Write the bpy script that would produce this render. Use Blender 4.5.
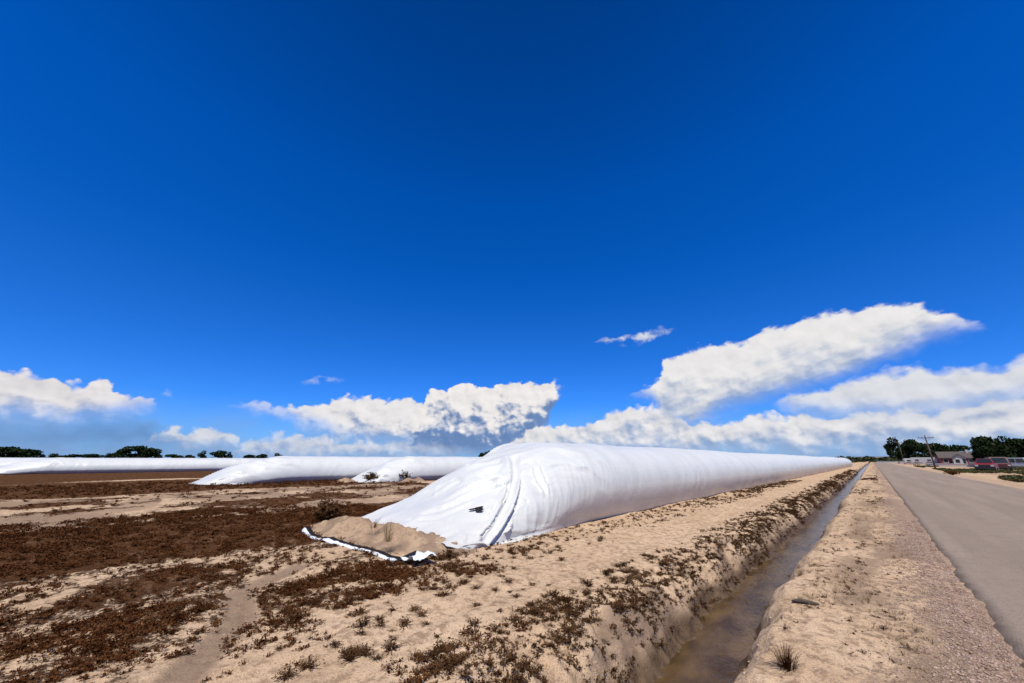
import bpy, bmesh, math, random
import numpy as np
from mathutils import Vector, Matrix

for o in list(bpy.data.objects): bpy.data.objects.remove(o)
random.seed(7); RNG = np.random.default_rng(7)
SC = bpy.context.scene
COL = SC.collection
R = math.radians

# ------------------------------------------------------------------ camera
FPX, CAMH = 370.0, 1.65
PITCH = math.atan(118.5 / FPX)
YAW = R(42.8185)
cam_d = bpy.data.cameras.new('camera'); cam_d.sensor_width = 36.0; cam_d.lens = FPX / 1024 * 36
cam_d.clip_start = 0.05; cam_d.clip_end = 20000
cam = bpy.data.objects.new('camera', cam_d); COL.objects.link(cam)
cam.location = (0, 0, CAMH); cam.rotation_euler = (math.pi / 2 + PITCH, 0, YAW)
SC.camera = cam
SC.render.resolution_x = 1024; SC.render.resolution_y = 683

def wray(u, v):
    x = (u - 512) / FPX; y = -(v - 341.5) / FPX
    F = math.cos(PITCH) - y * math.sin(PITCH); U = math.sin(PITCH) + y * math.cos(PITCH)
    c, s = math.cos(YAW), math.sin(YAW)
    return (x * c - F * s, F * c + x * s, U)
def gp(u, v, z=0.0):                       # photo pixel -> point on the ground
    r = wray(u, v); t = (z - CAMH) / r[2]; return (r[0] * t, r[1] * t)
def azel(u, v):
    r = wray(u, v); return math.degrees(math.atan2(r[0], r[1])), math.degrees(math.atan2(r[2], math.hypot(r[0], r[1])))
def at_dist(u, d):                         # azimuth of a column on the horizon, at a distance
    r = wray(u, 460); n = math.hypot(r[0], r[1]); return (r[0] / n * d, r[1] / n * d)

# ------------------------------------------------------------------ light
SUN_EL, SUN_AZ = 62.0, 137.0               # azimuth clockwise from +Y: the sun stands behind the bag's near end
vs = SC.view_settings
vs.view_transform = 'Standard'; vs.look = 'None'; vs.gamma = 1.0; vs.use_curve_mapping = False; vs.exposure = 0.09
W = bpy.data.worlds.new('World'); SC.world = W; W.use_nodes = True
nt = W.node_tree; nt.nodes.clear()

class NB:
    """small helper for building node graphs"""
    def __init__(s, t): s.t = t
    def n(s, typ, **kw):
        nd = s.t.nodes.new(typ)
        for k, v in kw.items(): setattr(nd, k, v)
        return nd
    def put(s, sock, v):
        if isinstance(v, bpy.types.NodeSocket): s.t.links.new(v, sock)
        elif v is not None:
            try: sock.default_value = v
            except Exception:
                sock.default_value = (v[0], v[1], v[2], 1.0) if len(v) == 3 else v
    def m(s, op, a, b=None, c=None, clamp=False):
        nd = s.n('ShaderNodeMath', operation=op, use_clamp=clamp)
        s.put(nd.inputs[0], a)
        if b is not None: s.put(nd.inputs[1], b)
        if c is not None: s.put(nd.inputs[2], c)
        return nd.outputs[0]
    def smooth(s, x, lo, hi, a=0.0, b=1.0):
        nd = s.n('ShaderNodeMapRange', interpolation_type='SMOOTHSTEP')
        for i, v in enumerate((x, lo, hi, a, b)): s.put(nd.inputs[i], v)
        return nd.outputs[0]
    def lin(s, x, lo, hi, a=0.0, b=1.0):
        nd = s.n('ShaderNodeMapRange')
        for i, v in enumerate((x, lo, hi, a, b)): s.put(nd.inputs[i], v)
        return nd.outputs[0]
    def mix(s, f, a, b, blend='MIX'):
        nd = s.n('ShaderNodeMix', data_type='RGBA', blend_type=blend)
        s.put(nd.inputs[0], f); s.put(nd.inputs[6], a); s.put(nd.inputs[7], b)
        return nd.outputs[2]
    def noise(s, vec, scale, detail=4, rough=0.55, dist=0.0, dim='3D', lac=2.0):
        nd = s.n('ShaderNodeTexNoise', noise_dimensions=dim)
        if vec is not None: s.put(nd.inputs['Vector'], vec)
        s.put(nd.inputs['Scale'], scale); s.put(nd.inputs['Detail'], detail); s.put(nd.inputs['Roughness'], rough)
        s.put(nd.inputs['Distortion'], dist); s.put(nd.inputs['Lacunarity'], lac)
        return nd.outputs[0]
    def comb(s, x, y, z=0.0):
        nd = s.n('ShaderNodeCombineXYZ')
        for i, v in enumerate((x, y, z)): s.put(nd.inputs[i], v)
        return nd.outputs[0]
    def mapping(s, vec, scale=(1, 1, 1), loc=(0, 0, 0), rot=(0, 0, 0)):
        nd = s.n('ShaderNodeMapping'); s.put(nd.inputs[0], vec)
        nd.inputs['Location'].default_value = loc; nd.inputs['Rotation'].default_value = rot; nd.inputs['Scale'].default_value = scale
        return nd.outputs[0]

b = NB(nt)
sky = b.n('ShaderNodeTexSky', sky_type='NISHITA'); sky.sun_disc = False
sky.sun_elevation = R(SUN_EL); sky.sun_rotation = R(SUN_AZ)
sky.altitude = 1450; sky.air_density = 1.0; sky.dust_density = 0.15; sky.ozone_density = 3.0
hs = b.n('ShaderNodeHueSaturation'); b.put(hs.inputs['Color'], sky.outputs[0])
hs.inputs['Hue'].default_value = 0.5; hs.inputs['Saturation'].default_value = 1.28; hs.inputs['Value'].default_value = 1.0
tc = b.n('ShaderNodeTexCoord')
sep = b.n('ShaderNodeSeparateXYZ'); b.put(sep.inputs[0], tc.outputs['Generated'])
X, Y, Z = sep.outputs
AZ = b.m('MULTIPLY', b.m('ARCTAN2', X, Y), 180 / math.pi)
EL = b.m('MULTIPLY', b.m('ARCSINE', Z), 180 / math.pi)
P0 = b.comb(AZ, b.m('MULTIPLY', EL, 1.35), 0.0)
def nz(scale, detail, rough, off):
    return b.m('SUBTRACT', b.noise(b.mapping(P0, loc=off), scale, detail, rough, dim='2D'), 0.5)
wa = b.m('ADD', b.m('MULTIPLY', nz(0.16, 3, .5, (3, 9, 0)), 2.2), b.m('MULTIPLY', nz(0.7, 5, .5, (31, 4, 0)), 1.2))
we = b.m('ADD', b.m('MULTIPLY', nz(0.16, 3, .5, (71, 2, 0)), 1.4), b.m('MULTIPLY', nz(0.7, 5, .5, (11, 47, 0)), 1.2))
AZw = b.m('ADD', AZ, wa); ELw = b.m('ADD', EL, we)
nA = b.noise(P0, 0.34, 6, .47, dim='2D'); nAo = b.noise(b.mapping(P0, loc=(-.6, -.9, 0)), 0.34, 6, .47, dim='2D')
relief = b.m('SUBTRACT', nA, nAo)          # billows, lit from above
nB_ = b.noise(b.mapping(P0, loc=(17, 23, 0)), 0.2, 4, .55, dim='2D')

def vor(scale, off):
    nd = b.n('ShaderNodeTexVoronoi', feature='SMOOTH_F1', voronoi_dimensions='2D'); b.put(nd.inputs['Vector'], b.mapping(b.comb(b.m('ADD', AZ, wa), b.m('ADD', b.m('MULTIPLY', EL, 1.2), we), 0.0), loc=off)); nd.inputs['Scale'].default_value = scale
    nd.inputs['Smoothness'].default_value = .25
    return nd.outputs['Distance']
def bump_field(off):                       # rounded cauliflower heads, two sizes
    return b.m('ADD', b.m('MULTIPLY', b.m('SUBTRACT', .40, vor(.42, off)), 1.5), b.m('MULTIPLY', b.m('SUBTRACT', .40, vor(1.05, off)), .75))
BIL = bump_field((0, 0, 0)); BILo = bump_field((-.35, -.55, 0))
brel = b.m('SUBTRACT', BIL, BILo)
Pst = b.mapping(P0, rot=(0, 0, R(-24)), scale=(1, 1, 1)); Pst = b.mapping(Pst, scale=(.22, 1.0, 1))
nS = b.m('SUBTRACT', b.noise(Pst, .75, 5, .55, dim='2D'), .5)   # streaks for the anvil

def curve(fac, pts):
    nd = b.n('ShaderNodeFloatCurve'); b.put(nd.inputs['Value'], fac)
    cm = nd.mapping; cm.use_clip = False; c = cm.curves[0]
    pts = sorted(pts)
    c.points[0].location = pts[0]; c.points[1].location = pts[-1]
    for p in pts[1:-1]: c.points.new(*p)
    for p in c.points: p.handle_type = 'VECTOR'
    cm.update()
    return nd.outputs[0]

def sc10(c): return (c[0] * 10, c[1] * 10, c[2] * 10, 1)
colour = hs.outputs[0]
# a deep-blue polarised sky: the tint multiplies the whole dome
cr = b.n('ShaderNodeValToRGB'); b.put(cr.inputs[0], b.m('DIVIDE', EL, 90.0))
stops = [(0.0, (.34, .50, .80)), (.11, (.30, .55, .86)), (.19, (.22, .58, .87)), (.30, (.07, .60, .90)), (.42, (.012, .60, .92)), (.67, (.010, .38, .57)), (1.0, (.010, .34, .52))]
cr.color_ramp.elements[0].position, cr.color_ramp.elements[1].position = 0.0, 1.0
for i_, (p_, c_) in enumerate(stops):
    e_ = cr.color_ramp.elements[0] if i_ == 0 else (cr.color_ramp.elements[-1] if i_ == len(stops) - 1 else cr.color_ramp.elements.new(p_))
    e_.color = (*c_, 1)
colour = b.mix(1.0, colour, (1.10, 1.6, 2.0, 1), 'MULTIPLY')
colour = b.mix(1.0, colour, cr.outputs[0], 'MULTIPLY')

def cloud(top, bot, dark, lite, soft=0.9, opac=1.0, t0=.15, t1=.75, nstr=.9, wisp=0.0, fade=None, bil=1.0, streak=0.0, rel=1.0):
    """a bank of cloud between two outlines given as photo pixels, turned into directions in the sky"""
    global colour
    T = [azel(*p) for p in top]; B = [azel(*p) for p in bot]
    a0 = min(T[0][0], B[0][0]); a1 = max(T[-1][0], B[-1][0]); s = a1 - a0
    f = b.m('DIVIDE', b.m('SUBTRACT', AZw, a0), s)
    f = b.m('MINIMUM', b.m('MAXIMUM', f, 0.0), 1.0)
    def pad(L, de):
        L = [((a - a0) / s, e / 40) for a, e in L]
        L[0] = (0.0, L[0][1] + de / 40); L[-1] = (1.0, L[-1][1] + de / 40)
        return L
    Tc = b.m('MULTIPLY', curve(f, pad(T, -.6)), 40.0); Bc = b.m('MULTIPLY', curve(f, pad(B, .3)), 40.0)
    dT = b.m('SUBTRACT', Tc, b.m('SUBTRACT', ELw, b.m('ADD', b.m('MULTIPLY', BIL, bil), b.m('MULTIPLY', nS, streak)))); dB = b.m('SUBTRACT', ELw, Bc)
    aT = b.smooth(dT, 0.0, soft); aB = b.smooth(dB, 0.0, fade if fade else soft * 1.6)
    side = b.smooth(b.m('MINIMUM', b.m('SUBTRACT', AZw, a0), b.m('SUBTRACT', a1, AZw)), 0.0, soft)
    al = b.m('MULTIPLY', b.m('MULTIPLY', aT, aB), side)
    if wisp: al = b.m('MULTIPLY', al, b.smooth(nA, .5 - wisp, .62))
    al = b.m('MULTIPLY', al, opac)
    t = b.m('DIVIDE', dB, b.m('MAXIMUM', b.m('SUBTRACT', Tc, Bc), 0.3))
    t = b.m('ADD', t, b.m('MULTIPLY', b.m('SUBTRACT', nB_, .5), nstr))
    t = b.m('ADD', t, b.m('MULTIPLY', b.m('ADD', b.m('MULTIPLY', relief, .7 * rel), b.m('ADD', b.m('MULTIPLY', brel, .22 * bil), b.m('MULTIPLY', nS, streak * .35))), 1.0))
    c = b.mix(b.smooth(t, t0, t1), sc10(dark), sc10(lite))
    c = b.mix(1.0, c, b.comb(*[b.m('ADD', b.m('ADD', b.m('MULTIPLY', relief, .30 * rel), b.m('MULTIPLY', brel, .10 * bil)), 1.0)] * 3), 'MULTIPLY')
    colour = b.mix(al, colour, c)

WHITE = (.86, .87, .90); GREY = (.30, .40, .60); BLUE = (.13, .27, .56)
# pale moisture along the horizon, all the way round
hz = b.smooth(EL, 8.0, 0.5, 0.0, .85)
hz = b.m('MULTIPLY', hz, b.smooth(nB_, .30, .62, .55, 1.0))
colour = b.mix(hz, colour, sc10((.26, .42, .74)))
# cloud banks the camera does not see: the same fair-weather cumulus carries on round the horizon
inview = b.m('MULTIPLY', b.smooth(AZ, -112, -100), b.smooth(AZ, 34, 24))
gm = b.m('MULTIPLY', b.smooth(b.m('ADD', nB_, b.m('MULTIPLY', nA, .6)), .78, .92), b.m('MULTIPLY', b.smooth(EL, 15.0, 8.0), b.smooth(EL, .5, 3.0)))
gm = b.m('MULTIPLY', gm, b.m('SUBTRACT', 1.0, inview))
colour = b.mix(gm, colour, b.mix(b.smooth(b.m('ADD', b.m('MULTIPLY', relief, 3.0), .5), .2, .8), sc10(GREY), sc10(WHITE)))
# left: rain shade, then the bank above it
cloud([(-90, 412), (0, 412), (90, 410), (150, 414), (225, 436)], [(-90, 466), (0, 466), (90, 466), (150, 466), (225, 466)], (.15, .28, .56), (.16, .30, .58), soft=2.6, opac=.85, nstr=.3, bil=.2)
cloud([(-120, 366), (-40, 364), (0, 369), (35, 371), (62, 377), (82, 383), (98, 374), (114, 379), (124, 393), (150, 399), (164, 408)],
      [(-120, 436), (0, 430), (60, 432), (110, 426), (140, 420), (164, 412)], (.36, .45, .68), (.84, .81, .83), soft=.6, t0=.02, t1=.62, fade=3.0)
cloud([(128, 444), (150, 433), (166, 427), (178, 425), (190, 431), (206, 423), (220, 424), (236, 436), (250, 446)],
      [(128, 452), (180, 458), (220, 458), (250, 452)], (.30, .43, .70), (.74, .76, .82), soft=.6, opac=.92, fade=2.6, bil=.7)
# centre
cloud([(225, 448), (245, 440), (262, 433), (285, 432), (305, 434), (330, 438), (380, 440), (440, 440), (480, 446)], [(225, 464), (285, 464), (345, 464), (480, 464)], (.30, .43, .70), (.72, .75, .84), opac=.9, fade=2.4, bil=.7)
cloud([(222, 400), (250, 399), (280, 404), (300, 404), (330, 401), (345, 396), (372, 396), (400, 397), (424, 402), (442, 404), (480, 420)],
      [(222, 408), (258, 420), (300, 434), (335, 448), (380, 456), (440, 456), (480, 452)], (.30, .43, .70), (.88, .86, .87), soft=.6, t0=.05, t1=.55, fade=3.6, bil=.8)
cloud([(412, 412), (430, 393), (442, 387), (462, 385), (482, 387), (500, 381), (522, 379), (545, 381), (568, 384)],
      [(412, 458), (470, 466), (525, 464), (548, 436), (556, 402), (568, 388)], (.17, .29, .56), (.92, .89, .88), soft=.5, t0=.36, t1=.74, nstr=.7, fade=3.0, bil=.8)
# right: low bank, then the mid layer and the anvil
cloud([(505, 440), (536, 424), (560, 424), (592, 423), (606, 413), (628, 407), (655, 404), (672, 406), (686, 420), (720, 424), (740, 416), (790, 412), (850, 414), (900, 408), (960, 402), (1030, 396), (1130, 392)],
      [(505, 468), (560, 468), (650, 468), (760, 468), (900, 468), (1030, 468), (1130, 466)], (.36, .49, .74), (.85, .84, .86), soft=.7, t0=.25, t1=.84, nstr=.8, fade=4.0, bil=.7)
cloud([(764, 404), (790, 390), (822, 384), (862, 375), (902, 366), (942, 362), (962, 364), (1000, 362), (1026, 354), (1075, 342), (1130, 336)],
      [(764, 412), (800, 424), (850, 432), (920, 432), (1000, 428), (1060, 420), (1130, 406)], (.42, .52, .73), (.78, .80, .85), soft=1.2, t0=.05, t1=.75, fade=4.0, bil=.45, streak=.9, rel=.6)
cloud([(612, 394), (640, 388), (658, 376), (664, 357), (700, 346), (744, 340), (764, 327), (800, 317), (850, 309), (888, 299), (922, 304), (952, 311), (1012, 322)],
      [(612, 400), (648, 406), (672, 428), (694, 436), (724, 420), (764, 410), (800, 400), (850, 388), (890, 371), (934, 352), (1012, 330)], (.32, .44, .68), (.90, .885, .885), soft=.8, t0=.02, t1=.72, nstr=.75, fade=3.4, bil=.40, streak=1.2, rel=.45)
cloud([(584, 341), (606, 336), (622, 334), (644, 329), (662, 326), (682, 327)], [(584, 345), (620, 346), (644, 344), (662, 337), (682, 331)], (.5, .6, .8), (.75, .78, .85), soft=.7, wisp=.14, fade=.8, bil=.2, streak=.5)
cloud([(296, 379), (318, 375), (338, 375), (352, 379)], [(296, 385), (320, 387), (352, 384)], (.45, .58, .82), (.65, .72, .85), soft=.8, wisp=.08, opac=.7, bil=.2)
cloud([(148, 393), (164, 387), (180, 393)], [(148, 396), (164, 400), (180, 396)], (.5, .6, .8), (.6, .7, .85), soft=.7, opac=.55, bil=.2)
bg = b.n('ShaderNodeBackground'); b.put(bg.inputs['Color'], colour); bg.inputs['Strength'].default_value = 0.085
out = b.n('ShaderNodeOutputWorld'); nt.links.new(bg.outputs[0], out.inputs[0])

sd = bpy.data.lights.new('sun', 'SUN'); sd.energy = 5.0; sd.angle = R(.5); sd.color = (1.0, .945, .83)
so = bpy.data.objects.new('sun', sd); COL.objects.link(so)
sdir = Vector((math.sin(R(SUN_AZ)) * math.cos(R(SUN_EL)), math.cos(R(SUN_AZ)) * math.cos(R(SUN_EL)), math.sin(R(SUN_EL))))
so.rotation_euler = sdir.to_track_quat('Z', 'Y').to_euler(); so.location = (0, -20, 30)

# ------------------------------------------------------------------ helpers
def tag(o, label=None, cat=None, group=None, kind=None):
    for k, v in (('label', label), ('category', cat), ('group', group), ('kind', kind)):
        if v: o[k] = v
    return o
def link(o, parent=None):
    COL.objects.link(o)
    if parent: o.parent = parent
    return o
def empty(name, loc=(0, 0, 0), rz=0.0, scale=1.0):
    o = bpy.data.objects.new(name, None); COL.objects.link(o)
    o.location = loc; o.rotation_euler = (0, 0, rz); o.scale = (scale,) * 3; o.empty_display_size = .2
    return o
def np_mesh(name, V, F, mat=None, smooth=False, attrs=None):
    """V (n,3), F (m,k) with k = 3 or 4"""
    me = bpy.data.meshes.new(name); V = np.asarray(V, dtype=np.float32); F = np.asarray(F, dtype=np.int32)
    k = F.shape[1]; me.vertices.add(len(V)); me.vertices.foreach_set('co', V.ravel())
    me.loops.add(F.size); me.loops.foreach_set('vertex_index', F.ravel())
    me.polygons.add(len(F)); me.polygons.foreach_set('loop_start', np.arange(0, F.size, k, dtype=np.int32))
    if smooth: me.polygons.foreach_set('use_smooth', np.ones(len(F), dtype=bool))
    me.update(calc_edges=True)
    for nme, arr in (attrs or {}).items():
        a = me.attributes.new(nme, 'FLOAT', 'POINT'); a.data.foreach_set('value', np.asarray(arr, dtype=np.float32).ravel())
    if mat: me.materials.append(mat)
    me.validate(); return me
def ob(name, me, parent=None, loc=(0, 0, 0), rz=0.0):
    o = bpy.data.objects.new(name, me); link(o, parent); o.location = loc; o.rotation_euler = (0, 0, rz); return o
def bm_obj(name, bm, mat, parent=None, smooth=False):
    bmesh.ops.recalc_face_normals(bm, faces=bm.faces)
    me = bpy.data.meshes.new(name); bm.to_mesh(me); bm.free(); me.materials.append(mat)
    if smooth:
        for p in me.polygons: p.use_smooth = True
    return ob(name, me, parent)
def bbox(bm, x0, x1, y0, y1, z0, z1, bev=0.0):
    r = bmesh.ops.create_cube(bm, size=1.0)
    for v in r['verts']:
        v.co = Vector(((x0 + x1) / 2 + v.co.x * (x1 - x0), (y0 + y1) / 2 + v.co.y * (y1 - y0), (z0 + z1) / 2 + v.co.z * (z1 - z0)))
    if bev:
        es = list({e for v in r['verts'] for e in v.link_edges})
        bmesh.ops.bevel(bm, geom=es, offset=bev, segments=2, affect='EDGES', profile=.7)
def box(name, mat, parent, *a, bev=0.0):
    bm = bmesh.new(); bbox(bm, *a, bev=bev); return bm_obj(name, bm, mat, parent)
def tube(bm, pts, rad, seg=7, cap=True):
    rings = []
    for i, p in enumerate(pts):
        p = Vector(p)
        d = (Vector(pts[min(i + 1, len(pts) - 1)]) - Vector(pts[max(i - 1, 0)])).normalized()
        a = d.orthogonal().normalized(); c = d.cross(a)
        r = rad[i] if isinstance(rad, (list, tuple)) else rad
        rings.append([bm.verts.new(p + (a * math.cos(t) + c * math.sin(t)) * r) for t in [2 * math.pi * k / seg for k in range(seg)]])
    for i in range(len(rings) - 1):
        for k in range(seg): bm.faces.new((rings[i][k], rings[i][(k + 1) % seg], rings[i + 1][(k + 1) % seg], rings[i + 1][k]))
    if cap:
        bm.faces.new(rings[0][::-1]); bm.faces.new(rings[-1])
def prism(bm, prof, x0, x1):               # (y,z) profile extruded across x
    a = [bm.verts.new((x0, y, z)) for y, z in prof]; c = [bm.verts.new((x1, y, z)) for y, z in prof]
    bm.faces.new(a); bm.faces.new(c[::-1])
    for i in range(len(prof)): bm.faces.new((a[i], c[i], c[(i + 1) % len(prof)], a[(i + 1) % len(prof)]))
def copy_tree(o, parent=None):
    c = o.copy(); COL.objects.link(c); c.parent = parent
    for ch in list(o.children): copy_tree(ch, c)
    return c

def _h(ix, iy, seed):
    n = (ix.astype(np.int64) * 374761393 + iy.astype(np.int64) * 668265263 + seed * 1442695041) & 0xffffffff
    n = ((n ^ (n >> 13)) * 1274126177) & 0xffffffff
    return ((n ^ (n >> 16)) & 0xffff) / 65535.0
def vn(x, y, seed=0):
    x = np.asarray(x, dtype=np.float64); y = np.asarray(y, dtype=np.float64) + 0 * x; x = x + 0 * y
    ix = np.floor(x); iy = np.floor(y); fx = x - ix; fy = y - iy
    fx = fx * fx * (3 - 2 * fx); fy = fy * fy * (3 - 2 * fy)
    a = _h(ix, iy, seed); c = _h(ix + 1, iy, seed); d = _h(ix, iy + 1, seed); e = _h(ix + 1, iy + 1, seed)
    return (a * (1 - fx) + c * fx) * (1 - fy) + (d * (1 - fx) + e * fx) * fy
def fbm(x, y, seed=0, octv=4, gain=.5):
    s = 0; a = 1.0; t = 0
    for i in range(octv):
        s = s + a * vn(x * 2 ** i + 13.7 * i, y * 2 ** i + 7.1 * i, seed + i); t += a; a *= gain
    return s / t
def sst(x, a, c):
    t = np.clip((x - a) / (c - a), 0, 1); return t * t * (3 - 2 * t)

# ------------------------------------------------------------------ materials
def mat(name):
    m = bpy.data.materials.new(name); m.use_nodes = True; t = m.node_tree; t.nodes.clear()
    k = NB(t); p = k.n('ShaderNodeBsdfPrincipled'); o = k.n('ShaderNodeOutputMaterial'); t.links.new(p.outputs[0], o.inputs[0])
    return m, k, p
def bump(k, p, h, dist=.01, strength=1.0):
    nd = k.n('ShaderNodeBump'); nd.inputs['Distance'].default_value = dist; nd.inputs['Strength'].default_value = strength
    k.put(nd.inputs['Height'], h); k.put(p.inputs['Normal'], nd.outputs[0])
def opos(k): return k.n('ShaderNodeTexCoord').outputs['Object']
def flat(name, c, rough=.6, var=.15, scale=6.0, metal=0.0, spec=.5, bmp=0.0):
    m, k, p = mat(name); P = opos(k); n = k.noise(P, scale, 5, .6)
    f = k.lin(n, .3, .7, 1 - var, 1 + var)
    k.put(p.inputs['Base Color'], k.mix(1.0, (*c, 1), k.comb(f, f, f), 'MULTIPLY'))
    p.inputs['Roughness'].default_value = rough; p.inputs['Metallic'].default_value = metal; p.inputs['Specular IOR Level'].default_value = spec
    if bmp: bump(k, p, n, bmp)
    return m
def attr(k, n): return k.n('ShaderNodeAttribute', attribute_name=n).outputs['Fac']

M = {}
def build_ground():
    m, k, p = mat('sandy_ground'); P = opos(k)
    w = attr(k, 'weed'); wet = attr(k, 'wet'); gr = attr(k, 'gravel'); soil = attr(k, 'soil')
    n1 = k.noise(P, .7, 6, .6); n2 = k.noise(P, 9, 6, .65); n3 = k.noise(P, 60, 4, .6)
    c = k.mix(k.smooth(n1, .3, .7), (.50, .345, .215, 1), (.60, .435, .285, 1))
    c = k.mix(k.smooth(n2, .46, .64, 0, .85), c, (.27, .178, .112, 1))  # sand mottling, its dark patches deepened to paint in shade of small dents
    c = k.mix(k.smooth(n3, .50, .70, 0, .7), c, (.20, .13, .085, 1))
    c = k.mix(k.smooth(k.noise(P, 110, 4, .75), .53, .66, 0, .75), c, (.15, .095, .062, 1))
    c = k.mix(soil, c, k.mix(k.smooth(n2, .35, .65), (.17, .115, .078, 1), (.26, .18, .125, 1)))
    # gravel: separate little stones, reddish and grey
    v = k.n('ShaderNodeTexVoronoi'); k.put(v.inputs['Vector'], P); v.inputs['Scale'].default_value = 46
    sp = k.n('ShaderNodeSeparateXYZ'); k.put(sp.inputs[0], v.outputs['Color'])
    gc = k.mix(sp.outputs[0], (.22, .125, .085, 1), (.54, .40, .31, 1)); gc = k.mix(k.smooth(sp.outputs[1], .7, .9), gc, (.30, .26, .235, 1))
    gc = k.mix(k.smooth(v.outputs['Distance'], .30, .62), gc, (.22, .15, .108, 1))
    gmask = k.smooth(k.m('ADD', gr, k.m('MULTIPLY', k.m('SUBTRACT', n2, .5), 1.5)), .36, .70, 0, .85)
    c = k.mix(gmask, c, gc)
    # plant litter and low dead cover
    wn = k.noise(k.mapping(P, scale=(1, 1, 1)), 3.2, 8, .74); wn2 = k.noise(P, 26, 5, .72)
    th = k.m('ADD', k.m('MULTIPLY', wn, .7), k.m('MULTIPLY', wn2, .3))
    wm = k.smooth(k.m('ADD', w, k.m('MULTIPLY', k.m('SUBTRACT', th, .5), 2.4)), .48, .66)
    wm = k.m('MULTIPLY', wm, k.smooth(w, .20, .42))
    wc = k.mix(k.smooth(wn2, .40, .64), (.030, .0088, .0028, 1), (.105, .040, .016, 1))
    wc = k.mix(k.smooth(k.noise(k.mapping(P, scale=(1, 2.2, 1)), 1.6, 6, .7), .50, .66, 0, .75), wc, (.20, .115, .068, 1))
    wc = k.mix(k.smooth(k.noise(P, 7.0, 6, .72), .50, .64, 0, .8), wc, (.022, .0065, .002, 1))
    wc = k.mix(k.smooth(n1, .35, .65), wc, k.mix(.5, wc, (.070, .028, .010, 1)))
    c = k.mix(k.m('MULTIPLY', wm, .95), c, wc)
    c = k.mix(wet, c, k.mix(k.smooth(n2, .3, .7), (.060, .036, .018, 1), (.135, .085, .046, 1)))
    k.put(p.inputs['Base Color'], c)
    k.put(p.inputs['Roughness'], k.lin(wet, 0, 1, .95, .5)); k.put(p.inputs['Specular IOR Level'], k.lin(wet, 0, 1, 0.0, .25))
    h = k.m('ADD', k.m('MULTIPLY', n2, .75), k.m('MULTIPLY', n3, .25))
    h = k.m('ADD', h, k.m('MULTIPLY', k.m('MULTIPLY', k.m('SUBTRACT', 1.0, v.outputs['Distance']), gmask), .35))
    h = k.m('ADD', h, k.m('MULTIPLY', k.m('MULTIPLY', wn2, wm), .9))
    bump(k, p, h, .045, .9)
    return m
M['ground'] = build_ground()

def build_road():
    m, k, p = mat('worn_asphalt'); P = opos(k); sx = k.n('ShaderNodeSeparateXYZ'); k.put(sx.inputs[0], P)
    n1 = k.noise(k.mapping(P, scale=(1.4, .06, 1)), 1.0, 5, .6); n2 = k.noise(P, 3.0, 6, .65); n3 = k.noise(P, 170, 3, .6)
    v = k.n('ShaderNodeTexVoronoi'); k.put(v.inputs['Vector'], P); v.inputs['Scale'].default_value = 105
    sp = k.n('ShaderNodeSeparateXYZ'); k.put(sp.inputs[0], v.outputs['Color'])
    c = k.mix(k.smooth(n1, .35, .68), (.235, .173, .128, 1), (.305, .232, .174, 1))
    c = k.mix(k.smooth(n2, .40, .72, 0, .5), c, (.19, .143, .107, 1))
    c = k.mix(k.m('MULTIPLY', sp.outputs[0], .45), c, (.30, .255, .22, 1)); c = k.mix(k.smooth(sp.outputs[1], .8, 1, 0, .55), c, (.06, .05, .045, 1))
    # darker binder along the broken edge, where the chips have gone
    ed = k.smooth(k.m('ADD', sx.outputs[0], k.m('MULTIPLY', k.m('SUBTRACT', n2, .5), .30)), .72, .53)
    c = k.mix(k.m('MULTIPLY', ed, .75), c, (.075, .055, .046, 1))
    k.put(p.inputs['Base Color'], c); p.inputs['Roughness'].default_value = .9; p.inputs['Specular IOR Level'].default_value = .08
    bump(k, p, k.m('ADD', k.m('MULTIPLY', n3, .4), k.m('SUBTRACT', 1.0, v.outputs['Distance'])), .006, .8)
    return m
M['road'] = build_road()

def build_water():
    m, k, p = mat('muddy_water'); P = opos(k)
    n1 = k.noise(k.mapping(P, scale=(1, .45, 1)), 2.2, 4, .6); n2 = k.noise(k.mapping(P, scale=(1, .5, 1)), 11, 3, .55)
    k.put(p.inputs['Base Color'], k.mix(k.smooth(n1, .35, .68), (.050, .029, .010, 1), (.115, .070, .028, 1)))
    p.inputs['Roughness'].default_value = .10; p.inputs['IOR'].default_value = 1.33; p.inputs['Specular IOR Level'].default_value = .15
    bump(k, p, k.m('ADD', n2, k.m('MULTIPLY', k.noise(P, 40, 2, .5), .25)), .02, .7)
    return m
M['water'] = build_water()

def build_plastic():
    m, k, p = mat('white_bag_plastic'); P = opos(k); sx = k.n('ShaderNodeSeparateXYZ'); k.put(sx.inputs[0], P)
    # object space: x across, y along, z up
    n1 = k.noise(k.mapping(P, scale=(.6, 1.0, .6)), 1.1, 5, .6); n2 = k.noise(k.mapping(P, scale=(.5, 2.0, .5)), 1.6, 5, .6, 1.4)
    n3 = k.noise(P, 14, 5, .62)
    c = k.mix(k.smooth(n1, .35, .7), (.60, .605, .575, 1), (.545, .555, .53, 1))
    dust = k.m('MULTIPLY', k.smooth(sx.outputs[2], .75, .05), k.smooth(n3, .32, .68, .25, 1.0))
    c = k.mix(k.m('MULTIPLY', dust, .24), c, (.40, .31, .235, 1))
    c = k.mix(k.smooth(k.m('ADD', n3, k.m('MULTIPLY', n1, .4)), .78, .95, 0, .35), c, (.55, .50, .44, 1))
    k.put(p.inputs['Base Color'], c); k.put(p.inputs['Roughness'], k.lin(n3, .3, .7, .30, .48)); p.inputs['Specular IOR Level'].default_value = .45
    n4 = k.noise(k.mapping(P, scale=(1.0, 2.2, 1.0)), 5.5, 5, .6, .8)
    bump(k, p, k.m('ADD', n2, k.m('MULTIPLY', n4, .6)), .018, .8)
    return m
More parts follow.
